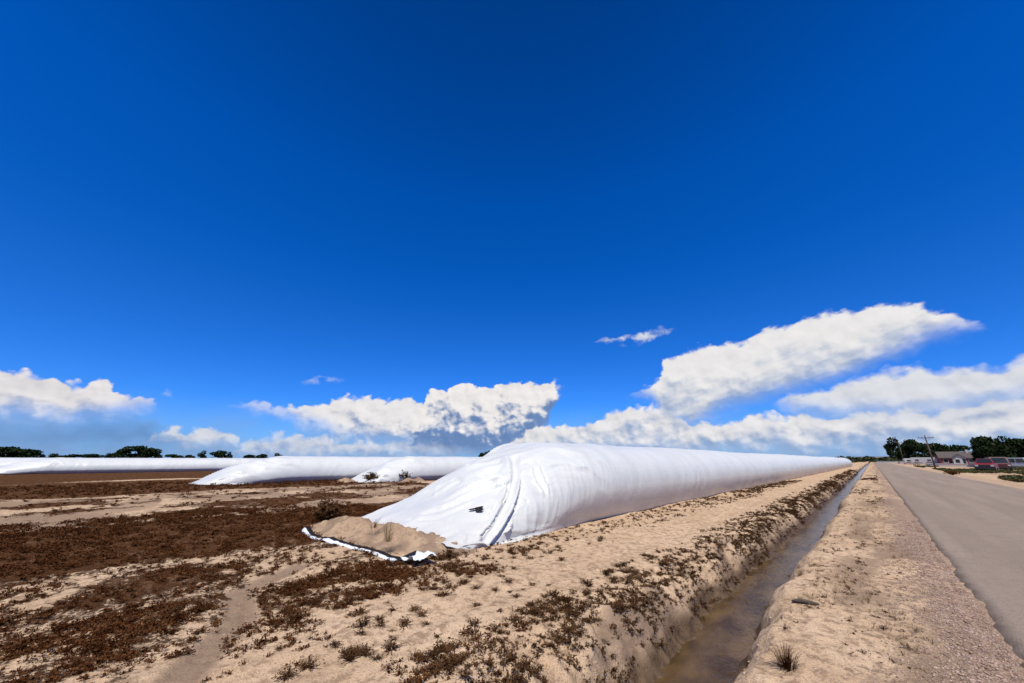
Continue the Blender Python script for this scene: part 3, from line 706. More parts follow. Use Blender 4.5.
# ------------------------------------------------------------------ weeds
def tuft_template(seed, stems, leaves, spread, height, leaf=.018):
    """a low branching weed as triangles"""
    r_ = np.random.default_rng(seed); V = []; F = []
    def tri(a, c, d): n = len(V); V.extend((a, c, d)); F.append((n, n + 1, n + 2))
    for _ in range(stems):
        t = r_.uniform(0, 2 * math.pi); out = r_.uniform(.25, 1.0) * spread; h = height * r_.uniform(.45, 1.0) * (1.15 - .5 * out / spread)
        d = np.array([math.cos(t), math.sin(t), 0]); sd_ = np.array([-d[1], d[0], 0]); w = .003 + .0015 * r_.random() + .010 * height
        p0 = d * .01; p1 = d * out * .45 + np.array([0, 0, h * .65]); p2 = d * out + np.array([0, 0, h])
        tri(p0 - sd_ * w, p0 + sd_ * w, p1); tri(p1 - sd_ * w * .8, p1 + sd_ * w * .8, p2)
        for _ in range(leaves):
            f = r_.uniform(.2, 1); c = (p0 + (p1 - p0) * f / .5) if f < .5 else (p1 + (p2 - p1) * (f - .5) / .5)
            l = leaf * r_.uniform(.6, 1.5); e = r_.normal(size=3); e /= np.linalg.norm(e); e[2] = abs(e[2]) * .7; g = np.cross(e, r_.normal(size=3)); g /= np.linalg.norm(g) + 1e-6
            tri(c, c + e * l + g * l * .5, c + e * l * 1.5 - g * l * .35)
    return np.array(V), np.array(F)
TUFTS = [tuft_template(20 + i, 10, 4, .11, .05) for i in range(6)]
def scatter(name, pts, temps, mat_, label, cat, zoff=-.004, smin=.6, smax=1.6, scl=None):
    Vs, Fs, off = [], [], 0; n = len(pts)
    zz = zt(pts[:, 0], pts[:, 1]); rot = RNG.uniform(0, 2 * math.pi, n); ss = RNG.uniform(smin, smax, n) * (scl if scl is not None else 1)
    kind = RNG.integers(0, len(temps), n)
    for k, (TV, TF) in enumerate(temps):
        ix = np.where(kind == k)[0]
        if not len(ix): continue
        c, s = np.cos(rot[ix])[:, None], np.sin(rot[ix])[:, None]; sc_ = ss[ix][:, None]
        x = (TV[:, 0] * c - TV[:, 1] * s) * sc_ + pts[ix, 0][:, None]; y = (TV[:, 0] * s + TV[:, 1] * c) * sc_ + pts[ix, 1][:, None]; z = TV[:, 2] * sc_ + zz[ix][:, None] + zoff
        Vs.append(np.stack([x, y, z], -1).reshape(-1, 3)); Fs.append((TF[None] + (np.arange(len(ix)) * len(TV))[:, None, None] + off).reshape(-1, 3)); off += len(ix) * len(TV)
    return tag(ob(name, np_mesh(name, np.concatenate(Vs), np.concatenate(Fs), mat_)), label, cat, kind='stuff')
def sample(n, x0, x1, y0, y1, power=1.0, gamma=1.0):
    x = RNG.uniform(x0, x1, n); y = RNG.uniform(y0, y1, n)
    w = np.clip(weed_density(x, y), 0, 1) ** gamma * power
    cl = sst(fbm(x * 2.3, y * 2.3, 811, 3, .6), .40, .62)           # they grow in patches
    k = RNG.random(n) < w * (.15 + .85 * cl)
    return np.stack([x, y], -1)[k]
def clear_of_bag(P):
    xc = BAGX + (P[:, 1] - BAGY) * math.tan(BAGR)
    return P[~((np.abs(P[:, 0] - xc) < 2.05) & (P[:, 1] > 4.0))]
# brown field cover, thinner where it is too far to tell the plants apart
PF = np.concatenate([sample(20000, -17, -5, -3, 7.5, .9), sample(15000, -6.5, -2.9, -2.5, 4.8, .75), sample(9000, -40, -16, -4, 18, .55, 1.4)])
PF = clear_of_bag(PF)
d_ = np.hypot(PF[:, 0], PF[:, 1])
scatter('field_weeds', PF, TUFTS, M['weed'], 'low reddish brown dead weeds covering the field', 'weeds', scl=np.clip(.45 + d_ / 26, .5, 2.0))
bx_ = RNG.normal(-2.5, .17, 5200); by_ = 1.5 + 40 * RNG.random(5200) ** 1.7; kb = RNG.random(5200) < (.10 + .9 * sst(fbm(bx_ * 1.4, by_ * 1.4, 863, 3, .6), .42, .6))
PB = np.concatenate([np.stack([bx_, by_], -1)[kb & (bx_ < -2.2)], sample(16000, -6.3, -4.0, 5, 40, .5), sample(12000, -3.5, -2.2, 1.2, 22, .65), sample(9000, -3.4, -2.1, 22, 90, .5)])
PB = clear_of_bag(PB)
scatter('bank_weeds', PB, TUFTS, M['weed_near'], 'small dark withered weeds on the ditch bank and along the bag', 'weeds', smin=.5, smax=1.3, scl=np.clip(.55 + PB[:, 1] / 40, .55, 1.8))

# the separate tufts that stand on the bare sand in front
NEAR = [tuft_template(60 + i, 40, 6, .14, .07, .011) for i in range(6)]
NEARM = [np_mesh('weed_tuft', v, f, M['weed_near']) for v, f in NEAR]
def cand(n, x0, x1, y0, y1, p):
    x = RNG.uniform(x0, x1, n); y = RNG.uniform(y0, y1, n)
    cl = sst(fbm(x * 1.3, y * 1.3, 821, 3, .6), .40, .62); k = RNG.random(n) < p * (.22 + .78 * cl)
    return np.stack([x, y], -1)[k]
NT = np.concatenate([cand(900, -6.4, -2.9, .4, 4.6, .7), cand(260, -3.3, -2.25, 1.6, 7.5, .8), cand(160, -6.4, -4.2, 4.2, 8, .45)])
NT = clear_of_bag(NT); NT = NT[track_dist(NT[:, 0], NT[:, 1]) > .32]; NT = NT[RNG.permutation(len(NT))[:290]]
for x, y in NT:
    t = bpy.data.objects.new('weed_tuft', NEARM[RNG.integers(0, 6)]); COL.objects.link(t)
    t.location = (x, y, float(zt(np.array([x]), np.array([y]))[0]) - .006); t.rotation_euler = (RNG.uniform(-.15, .15), RNG.uniform(-.15, .15), RNG.uniform(0, 6.3))
    s = RNG.uniform(.4, 1.15); t.scale = (s, s, s * RNG.uniform(.7, 1.1))
    where = 'rooted in the sloping bank above the ditch' if x > -3.25 else ('on the sand close along the flank of the near bag' if y > 4.5 else 'growing apart on the open pale sand')
    size = 'wide dark brown weed tuft ' if s > .8 else ('tiny dark brown weed tuft ' if s < .5 else 'low dark brown weed tuft ')
    tag(t, size + where, 'weed', 'weed tufts ' + where)

# straw blades on the shoulder and the banks
def blade_template(seed, n, spread, height):
    r_ = np.random.default_rng(seed); V = []; F = []
    for _ in range(n):
        t = r_.uniform(0, 2 * math.pi); d = np.array([math.cos(t), math.sin(t), 0]); sd_ = np.array([-d[1], d[0], 0]) * (.0012 + .004 * height)
        b0 = d * r_.uniform(0, spread * .35); h = height * r_.uniform(.4, 1); o_ = spread * r_.uniform(.2, 1)
        m_ = b0 + d * o_ * .4 + np.array([0, 0, h * .7]); e = b0 + d * o_ + np.array([0, 0, h]); k = len(V)
        V.extend([b0 - sd_, b0 + sd_, m_ + sd_ * .8, m_ - sd_ * .8, e]); F.extend([(k, k + 1, k + 2), (k, k + 2, k + 3), (k + 3, k + 2, k + 4)])
    return np.array(V), np.array(F)
SB = [blade_template(40 + i, 12, .07, .06) for i in range(4)]
n_ = 5200; x = RNG.uniform(-1.15, .3, n_); y = RNG.uniform(2.2, 26, n_) ; k_ = RNG.random(n_) < .75 * sst(fbm(x * 1.5, y * .8, 831, 3, .6), .45, .62) * sst(x, .25, -.3)
scatter('dry_stubble', np.stack([x, y], -1)[k_], SB, M['straw'], 'short dry grass stubble on the sandy road shoulder', 'dry grass', smin=.4, smax=1.2)
n_ = 2600; x = RNG.uniform(-1.1, .3, n_); y = RNG.uniform(5, 60, n_); k_ = RNG.random(n_) < .8 * sst(fbm(x * 1.2, y * .5, 841, 3, .6), .5, .62) * sst(x, .2, -.2)
scatter('shoulder_weeds', np.stack([x, y], -1)[k_], TUFTS, M['weed_near'], 'tiny withered brown weeds dotted over the sandy shoulder', 'weeds', smin=.25, smax=.7, scl=np.clip(.8 + y[k_] / 40, .8, 2))

# gravel along the road edge
def stone(seed):
    r_ = np.random.default_rng(seed); bm = bmesh.new(); bmesh.ops.create_icosphere(bm, subdivisions=1, radius=1.0)
    V = np.array([v.co for v in bm.verts]); bm.verts.index_update(); F = np.array([[v.index for v in f.verts] for f in bm.faces]); bm.free()
    return V * r_.uniform(.7, 1.15, (len(V), 1)) * np.array([1, .75, .5]), F
STN = [stone(i) for i in range(5)]
n_ = 15000; y = 2.4 + 14 * RNG.random(n_) ** 1.6; x = ROAD_L - np.abs(RNG.normal(0, .38, n_)); k_ = (x > -1.15)
scatter('gravel', np.stack([x, y], -1)[k_], STN, M['stone'], 'loose reddish gravel along the broken edge of the asphalt', 'gravel', zoff=.002, smin=.003, smax=.015)
n_ = 900; y = RNG.uniform(2.2, 10, n_); x = RNG.uniform(-2.6, .3, n_)
n_ = 9000; y = .8 + 11 * RNG.random(n_) ** 1.3; x = RNG.uniform(-7, .2, n_); k_ = (RNG.random(n_) < sst(fbm(x * 1.7, y * 1.7, 861, 3), .35, .65)) & ~((x < -1.45) & (x > -2.4))
M['clod'] = flat('sandy_clod', (.40, .275, .175), .95, .4, 7)
scatter('sand_clods', clear_of_bag(np.stack([x, y], -1)[k_]), STN, M['clod'], 'small crumbly clods strewn over the pale sand', 'sand', smin=.004, smax=.018)
n_ = 900; y = RNG.uniform(2.2, 10, n_); x = RNG.uniform(-3.2, .3, n_); k_ = ~((x < -1.35) & (x > -2.75))
scatter('pebbles', np.stack([x, y], -1)[k_], STN, M['stone'], 'scattered pebbles and clods on the shoulder and ditch banks', 'gravel', smin=.006, smax=.028)

# single plants
def plant(name, u, v, h, spread, stems, leaves, mat_, label, cat, seed, leaf=.04, blades=False, zlift=0.0, wmul=1.0):
    x_, y_ = gp(u, v, zlift); V, F = (blade_template(seed, stems, spread, h) if blades else tuft_template(seed, stems, leaves, spread, h, leaf))
    if wmul != 1.0: pass
    o_ = ob(name, np_mesh(name, V, F, mat_), None, (x_, y_, float(zt(np.array([x_]), np.array([y_]))[0]) + zlift - .01)); return tag(o_, label, cat)
plant('weed_plant', 323, 525, .70, .38, 40, 18, M['weed_near'], 'dark upright weed standing at the left end of the sand heap', 'weed', 901, .055)
plant('weed_plant', 331, 524, .42, .45, 40, 18, M['weed_near'], 'short bushy dark weed beside the taller one at the sand heap', 'weed', 902, .055)
plant('grass_clump', 388, 541, .42, .22, 60, 0, M['straw'], 'clump of dry grass blades growing out of the sand heap', 'grass', 903, blades=True, zlift=.22)
plant('grass_clump', 374, 528, .25, .25, 40, 0, M['weed_near'], 'sparse dark grass along the lip of the pinned bag', 'grass', 904, blades=True, zlift=.3)
plant('weed_plant', 449, 556, .18, .16, 46, 8, M['weed_near'], 'low weed at the foot of the bag corner', 'weed', 905, .02)
plant('grass_clump', 786, 664, .19, .17, 190, 0, M['weed_near'], 'dark dry grass clump on the edge of the ditch bank by the road', 'grass', 906, blades=True)
plant('grass_clump', 800, 572, .16, .14, 50, 0, M['straw'], 'small straw coloured grass clump leaning over the ditch', 'grass', 907, blades=True)
plant('bush', 371, 482, .75, .75, 60, 16, M['weed_near'], 'dark little bush on the pinned end of the middle bag', 'bush', 908, .09)
plant('bush', 404, 481, .95, .8, 60, 16, M['weed_near'], 'dark rounded bush beside the pale sand mound', 'bush', 909, .09)
plant('bush', 419, 479, 1.1, 1.0, 70, 16, M['weed_near'], 'spiky dark bush half behind the near bag', 'bush', 910, .09)
plant('bush', 953, 475, .55, .9, 60, 14, M['weed'], 'rusty brown bush on the verge beyond the road', 'bush', 911, .09)

# dark stick on the shoulder
sx_, sy_ = gp(805, 602); szz = float(zt(np.array([sx_]), np.array([sy_]))[0]); bm = bmesh.new()
tube(bm, [(sx_ - .13, sy_ - .03, szz + .02), (sx_ - .04, sy_ + .01, szz + .035), (sx_ + .06, sy_ + .02, szz + .03), (sx_ + .13, sy_ + .05, szz + .022)], [.014, .025, .022, .012], 8)
tag(bm_obj('stick', bm, M['bark'], None, True), 'short dark broken stick lying on the sandy shoulder', 'stick')

# green verge beyond the road
n_ = 5200; y = RNG.uniform(38, 150, n_); x = ROAD_R + 1.8 + RNG.random(n_) ** 1.3 * 20; k_ = RNG.random(n_) < sst(fbm(x * .22, y * .07, 851, 3), .47, .58)
GV = [tuft_template(140 + i, 12, 6, .30, .22, .09) for i in range(4)]
scatter('verge_weeds', np.stack([x, y], -1)[k_], GV, M['green'], 'green weeds growing in patches on the verge beyond the road', 'weeds', smin=.6, smax=1.5)

# ------------------------------------------------------------------ trees
def tree_parts(seed, h, w, mleaf, n=1500, base=.18):
    r_ = random.Random(seed); q = np.random.default_rng(seed)
    bm = bmesh.new(); th = h * .5
    tube(bm, [(0, 0, -.2), (.02 * h, 0, th * .4), (.0, .02 * h, th), (0, 0, h * .8)], [.035 * h, .026 * h, .018 * h, .006 * h], 8)
    lobes = []
    for k in range(9):
        t = r_.uniform(0, 6.28); rr = r_.uniform(.1, .33) * w; zc = r_.uniform(base + .18, .82) * h
        c = (math.cos(t) * rr, math.sin(t) * rr, zc); lobes.append((c, w * r_.uniform(.16, .30), h * r_.uniform(.12, .20)))
        tube(bm, [(0, 0, th * r_.uniform(.4, .9)), (c[0] * .5, c[1] * .5, zc * .8), c], [.014 * h, .009 * h, .003 * h], 6)
    lobes.append(((0, 0, h * .82), w * .24, h * .17))
    me_t = bpy.data.meshes.new('trunk'); bm.to_mesh(me_t); bm.free(); me_t.materials.append(M['bark'])
    V = []; F = []
    for i in range(n):
        c, rx, rz = lobes[q.integers(0, len(lobes))]; d = q.normal(size=3); d /= np.linalg.norm(d); rad = q.uniform(.35, 1.0) ** .5 * q.uniform(.85, 1.12)
        p = np.array(c) + d * np.array([rx, rx, rz]) * rad
        e = q.normal(size=3); e /= np.linalg.norm(e); g = np.cross(e, q.normal(size=3)); g /= np.linalg.norm(g); s = w * q.uniform(.018, .045)
        k = len(V); V.extend([p - e * s - g * s * .6, p + e * s * .9 - g * s * .7, p + e * s * 1.1 + g * s * .6, p - e * s * .7 + g * s * .8]); F.append((k, k + 1, k + 2, k + 3))
    return me_t, np_mesh('crown', np.array(V), np.array(F), mleaf)
TV = [tree_parts(11, 10, 11, M['leaf'], 2200, .05), tree_parts(12, 10, 9, M['leaf'], 2000, .05), tree_parts(13, 10, 13, M['leaf'], 2400, .0), tree_parts(14, 10, 8, M['leaf_grey'], 1700, .05)]
def tree(u, dist, h, wf, kind, label, group=None):
    x_, y_ = at_dist(u, dist); root = empty('tree', (x_, y_, -.1), random.uniform(0, 6))
    root.scale = (h / 10 * wf, h / 10 * wf, h / 10)
    ob('trunk', TV[kind][0], root); ob('crown', TV[kind][1], root)
    return tag(root, label, 'tree', group)
gl = 'dark trees along the horizon behind the far bags'
for u, d, h, wf, kd in [(-18, 260, 7.5, 1.6, 0), (6, 270, 7.2, 1.5, 2), (30, 280, 6.4, 1.4, 0), (52, 300, 5.0, 1.5, 1), (72, 320, 4.8, 1.8, 2), (92, 320, 5.2, 1.7, 0), (108, 300, 5.4, 1.3, 1),
                        (122, 270, 7.2, 1.2, 0), (137, 270, 8.6, 1.2, 2), (156, 280, 7.4, 1.0, 1), (172, 300, 5.0, 1.4, 2), (188, 320, 5.0, 1.3, 0), (202, 280, 7.0, .85, 1), (218, 280, 7.2, 1.0, 0), (228, 290, 6.6, .7, 1),
                        (248, 330, 5.4, 1.5, 2), (262, 330, 6.0, 1.3, 0), (276, 330, 6.8, 1.2, 1), (490, 420, 11.5, .9, 2), (482, 425, 9.6, .9, 0)]:
    lb = {137: 'tallest dark tree of the clump rising behind the far white bag', 122: 'dark tree joining the left of the tallest clump behind the far bag', 156: 'dark tree joining the right of the tallest clump behind the far bag', 202: 'small round dark tree standing apart above the far bag', 218: 'broader dark tree beside the small round one above the far bag', 228: 'narrow dark tree at the end of the pair above the far bag', 482: 'lower dark tree half hidden by the shoulder of the near bag'}.get(u)
    tree(u, d, h, wf, kd, lb if lb else 'dark low spreading tree rising just above the far white bags' if u < 400 else 'dark tree whose crown shows over the shoulder of the near bag', gl if u < 400 else 'trees behind the near bag')
gr_ = 'trees round the farmstead beyond the road'
tree(898, 250, 12.0, .80, 1, 'tall dark tree nearest the far end of the road', gr_)
tree(905, 262, 9.0, .7, 3, 'grey green thin tree between two dark trees by the road', gr_)
tree(915.5, 240, 10.5, .85, 0, 'round dark tree behind the white trailer', gr_)
tree(931, 250, 9.0, .9, 3, 'grey green tree behind the power pole in the verge', gr_)
tree(940, 252, 9.2, .85, 0, 'dark tree behind the house roof', gr_)
tree(949, 262, 8.6, .85, 1, 'dark tree behind the house roof', gr_)
tree(960, 270, 8.4, .85, 2, 'dark tree behind the house roof', gr_)
tree(984, 152, 6.6, .85, 1, 'tall dark tree standing behind the red truck', gr_)
tree(992, 150, 7.6, .80, 0, 'tall dark tree standing behind the red truck', gr_)
tree(1003, 150, 6.4, .85, 3, 'dark ragged tree at the right of the farmstead', gr_)
tree(1011, 146, 7.2, .95, 1, 'dark broad tree above the white van', gr_)
tree(1024, 146, 6.6, 1.0, 0, 'dark broad tree above the white van', gr_)
tree(1040, 150, 6.6, 1.0, 2, 'dark broad tree above the white van', gr_)
# far belt of scrub across the end of the road: reads as one mass
V = []; F = []; q = np.random.default_rng(5)
for i in range(5200):
    u_ = q.uniform(770, 905); dd = q.uniform(420, 760); x_, y_ = at_dist(u_, dd); hmax = (2.0 + 3.5 * float(vn(np.array([u_ / 7.0]), np.array([dd / 90]), 861)[0])) * (1 if u_ > 835 else .55)
    p = np.array([x_, y_, q.uniform(0, 1) * hmax]); e = q.normal(size=3); e /= np.linalg.norm(e); g = np.cross(e, q.normal(size=3)); g /= np.linalg.norm(g); s = q.uniform(.5, 1.3); k = len(V)
    V.extend([p - e * s, p - g * s, p + e * s, p + g * s]); F.append((k, k + 1, k + 2, k + 3))
M['scrub'] = weed_mat('far_scrub', (.022, .032, .014), (.060, .066, .035))
tag(ob('far_scrub', np_mesh('far_scrub', np.array(V), np.array(F), M['scrub'])), 'dark belt of scrub across the far end of the road', 'scrub', kind='stuff')

# ------------------------------------------------------------------ power poles
def pole(x_, y_, h, lean, rz, label):
    root = empty('power_pole', (x_, y_, -.05), rz); root.rotation_euler = (0, lean, rz)
    bm = bmesh.new(); tube(bm, [(0, 0, -.3), (0, 0, h * .5), (0, 0, h)], [.14, .12, .09], 10); bm_obj('pole_shaft', bm, M['pole_wood'], root, True)
    ca = box('crossarm', M['pole_wood'], root, -1.25, 1.25, -.17, -.06, h - .62, h - .48)
    for x in (-1.1, -.55, .55, 1.1):
        bm = bmesh.new(); tube(bm, [(x, -.115, h - .48), (x, -.115, h - .40), (x, -.115, h - .36), (x, -.115, h - .28)], [.025, .025, .06, .04], 8); bm_obj('insulator', bm, M['ins'], root)
    for s in (-1, 1):
        bm = bmesh.new(); tube(bm, [(0, -.14, h - 1.2), (s * .75, -.14, h - .62)], .02, 6); bm_obj('brace', bm, M['pole_wood'], root)
    return tag(root, label, 'power pole', 'power poles along the road')
M['ins'] = flat('insulator_glaze', (.25, .24, .22), .3)
px_, py_ = gp(935.5, 468.6); pole(px_, py_, 6.6, 0.0, R(20), 'wooden power pole with one crossarm standing in the bare verge')
px_, py_ = at_dist(903.5, 225); pole(px_, py_, 9.2, 0, R(20), 'wooden power pole in front of the tall dark tree')

# ------------------------------------------------------------------ farmstead
M['siding_white'] = flat('white_siding', (.40, .39, .37), .7, .08); M['siding_red'] = flat('red_siding', (.17, .030, .026), .7, .2)
M['roof'] = flat('brown_shingle', (.085, .066, .058), .9, .3, 3); M['glass'] = flat('window_glass', (.02, .025, .03), .08, .1); M['trim'] = flat('white_trim', (.48, .47, .45), .6, .05)
M['concrete'] = flat('pale_concrete', (.42, .37, .32), .9, .15)
M['red_paint'] = flat('red_car_paint', (.20, .013, .016), .35, .1); M['dark_red'] = flat('dark_red_paint', (.075, .010, .011), .55, .1)
M['rubber'] = flat('tyre_rubber', (.012, .012, .012), .85); M['chrome'] = flat('wheel_metal', (.30, .30, .30), .6, .05); M['lamp'] = flat('headlamp_glass', (.40, .40, .38), .4)
M['white_paint'] = flat('white_vehicle_paint', (.46, .455, .44), .45, .08); M['black_trim'] = flat('black_trim', (.015, .015, .016), .5)

def gable(root, x0, x1, y0, y1, z0, zr, along='x', over=.4, th=.12):
    bm = bmesh.new()
    if along == 'x':
        ym = (y0 + y1) / 2
        for a, c in (((y0 - over), ym), (ym, (y1 + over))):
            za = z0 - over * (zr - z0) / (ym - y0) if a < ym else zr; zb = zr if a < ym else z0 - over * (zr - z0) / (ym - y0)
            prism(bm, [(a, za), (c, zb), (c, zb + th), (a, za + th)], x0 - over, x1 + over)
    else:
        xm = (x0 + x1) / 2; sl = (zr - z0) / (xm - x0)
        for s in (-1, 1):
            e = xm + s * (xm - x0 + over); ze = z0 - over * sl
            v = [(xm, zr), (e, ze), (e, ze + th), (xm, zr + th)]
            a = [bm.verts.new((q_[0], y0 - over, q_[1])) for q_ in v]; c = [bm.verts.new((q_[0], y1 + over, q_[1])) for q_ in v]
            bm.faces.new(a); bm.faces.new(c[::-1])
            for i in range(4): bm.faces.new((a[i], c[i], c[(i + 1) % 4], a[(i + 1) % 4]))
    return bm_obj('roof', bm, M['roof'], root)
def win(root, x, z, w, h, y):
    f = box('window', M['trim'], root, x - w / 2 - .08, x + w / 2 + .08, y - .05, y + .02, z - h / 2 - .08, z + h / 2 + .08)
    box('pane', M['glass'], f, x - w / 2, x + w / 2, y - .058, y - .03, z - h / 2, z + h / 2)
    box('sill', M['trim'], f, x - w / 2 - .14, x + w / 2 + .14, y - .14, y - .052, z - h / 2 - .16, z - h / 2 - .083)
def face_cam(x_, y_): return math.atan2(x_, y_) * -1.0
def house(u, d, label):
    x_, y_ = at_dist(u, d); root = empty('house', (x_, y_, -.1), face_cam(x_, y_) + R(8)); root.scale = (.70, .9, 1.0)
    # long low house: red lower wall, white front gable
    box('wall', M['siding_red'], root, -7.0, 7.0, 0, 8, 0, 2.5)
    bm = bmesh.new()
    for xx in (-7.0, 7.0):
        a = [bm.verts.new((xx - .0, yy, zz)) for yy, zz in ((0, 2.5), (8, 2.5), (4, 4.25))]; c = [bm.verts.new((xx + (.1 if xx < 0 else -.1), yy, zz)) for yy, zz in ((0, 2.5), (8, 2.5), (4, 4.25))]
        bm.faces.new(a); bm.faces.new(c[::-1])
        for i in range(3): bm.faces.new((a[i], c[i], c[(i + 1) % 3], a[(i + 1) % 3]))
    bm_obj('gable_wall', bm, M['siding_red'], root)
    rf = gable(root, -7, 7, 0, 8, 2.5, 4.3)
    box('chimney', M['concrete'], rf, 2.2, 2.9, 3.0, 3.6, 3.8, 5.0)
    box('porch_wall', M['siding_white'], root, -3.4, .6, -2.2, -.003, 0, 2.4)
    bm = bmesh.new(); prism(bm, [(-2.2, 2.4), (-2.1, 2.4), (-2.1, 3.5), (-2.2, 3.5)], -1.45, -1.35)
    vv = [bm.verts.new(p) for p in ((-3.4, -2.15, 2.4), (.6, -2.15, 2.4), (-1.4, -2.15, 3.5))]; bm.faces.new(vv)
    bm_obj('porch_gable', bm, M['siding_white'], root)
    bm = bmesh.new()
    for s in (-1, 1):
        v = [(-1.4, 3.52), (-1.4 + s * 2.5, 2.14), (-1.4 + s * 2.5, 2.26), (-1.4, 3.64)]
        a = [bm.verts.new((p[0], -2.6, p[1])) for p in v]; c = [bm.verts.new((p[0], 2.5, p[1])) for p in v]
        bm.faces.new(a); bm.faces.new(c[::-1])
        for i in range(4): bm.faces.new((a[i], c[i], c[(i + 1) % 4], a[(i + 1) % 4]))
    bm_obj('porch_roof', bm, M['roof'], root)
    d_ = box('door', M['glass'], root, -.5, .35, -2.25, -2.18, .1, 2.1); box('handle', M['chrome'], d_, .2, .26, -2.30, -2.25, 1.0, 1.14)
    win(root, -2.1, 1.4, 1.3, 1.1, -2.2)
    for x in (-5.4, 2.4, 5.0): win(root, x, 1.5, 1.4, 1.1, 0)
    return tag(root, label, 'house')
house(963, 192, 'low house with brown roof, red walls and a white front gable')
def shed(u, d, label):
    x_, y_ = at_dist(u, d); root = empty('shed', (x_, y_, -.1), face_cam(x_, y_) - R(6))
    box('wall', M['siding_red'], root, -2.9, 2.9, 0, 5, 0, 2.7); gable(root, -2.9, 2.9, 0, 5, 2.7, 4.3)
    box('fascia', M['trim'], root, -3.3, 3.3, -.46, -.40, 2.42, 2.62)
    dd = box('door', M['trim'], root, -1.4, 1.4, -.05, -.003, .05, 2.2)
    for z in (.75, 1.45): box('rail', M['siding_white'], dd, -1.4, 1.4, -.08, -.052, z - .04, z + .04)
    return tag(root, label, 'shed')
shed(986.5, 200, 'red shed with brown roof and a white fascia behind the truck')

def wheel(root, x, y, r_, w):
    h = empty('wheel', (x, y, r_)); h.parent = root
    def disc(nm, ra, xa, xb, m_, hole=0):
        bm = bmesh.new(); tube(bm, [(xa, 0, 0), (xa * .3 + xb * .7, 0, 0), (xb, 0, 0)], [ra * .92, ra, ra * .92], 20); bm_obj(nm, bm, m_, h, False)
    disc('tyre', r_, -w / 2, w / 2, M['rubber']); disc('rim', r_ * .6, -w / 2 - .012, w / 2 + .012, M['chrome'])
def truck(u, v, rz, label):
    x_, y_ = gp(u, v); root = empty('pickup_truck', (x_, y_, float(zt(np.array([x_]), np.array([y_]))[0])), rz)
    # front towards -y
    bm = bmesh.new(); prism(bm, [(-2.6, .55), (-2.65, .95), (-2.55, 1.12), (-1.2, 1.22), (.35, 1.24), (2.7, 1.24), (2.75, .6), (2.2, .48), (-2.2, .45)], -.95, .95)
    es = [e for e in bm.edges]; bmesh.ops.bevel(bm, geom=es, offset=.06, segments=2, affect='EDGES'); bm_obj('body', bm, M['red_paint'], root)
    bm = bmesh.new()
    lo = [(-.85, -1.25, 1.2), (.85, -1.25, 1.2), (.85, .6, 1.2), (-.85, .6, 1.2)]; hi = [(-.72, -.65, 1.82), (.72, -.65, 1.82), (.72, .38, 1.84), (-.72, .38, 1.84)]
    a = [bm.verts.new(p) for p in lo]; c = [bm.verts.new(p) for p in hi]; bm.faces.new(a); bm.faces.new(c)
    for i in range(4): bm.faces.new((a[i], a[(i + 1) % 4], c[(i + 1) % 4], c[i]))
    bmesh.ops.bevel(bm, geom=list(bm.edges), offset=.04, segments=2, affect='EDGES'); bm_obj('cab', bm, M['red_paint'], root)
    def pane(nm, pts):
        bm = bmesh.new(); bm.faces.new([bm.verts.new(p) for p in pts]); o_ = bm_obj(nm, bm, M['glass'], root); o_.modifiers.new('t', 'SOLIDIFY').thickness = .02
    pane('windshield', [(-.76, -1.20, 1.27), (.76, -1.20, 1.27), (.66, -.70, 1.79), (-.66, -.70, 1.79)])
    for s in (-1, 1): pane('side_window', [(s * .865, -1.0, 1.28), (s * .865, .45, 1.28), (s * .755, .32, 1.74), (s * .755, -.6, 1.74)])
    box('grille', M['black_trim'], root, -.55, .55, -2.70, -2.60, .66, 1.0); box('bumper', M['black_trim'], root, -.95, .95, -2.84, -2.62, .42, .62, bev=.03)
    for s in (-1, 1):
        box('headlight', M['lamp'], root, s * .74 - .17, s * .74 + .17, -2.69, -2.58, .74, .98, bev=.02)
        box('mirror', M['black_trim'], root, s * 1.05 - .09, s * 1.05 + .09, -.95, -.85, 1.25, 1.45, bev=.02)
        for yy in (-1.7, 1.7): wheel(root, s * .84, yy, .39, .25)
    return tag(root, label, 'truck')
tx, ty = gp(988.5, 471.6)
truck(988.5, 471.6, face_cam(tx, ty) + R(-4), 'red pickup truck parked facing the road, pale light on its hood')
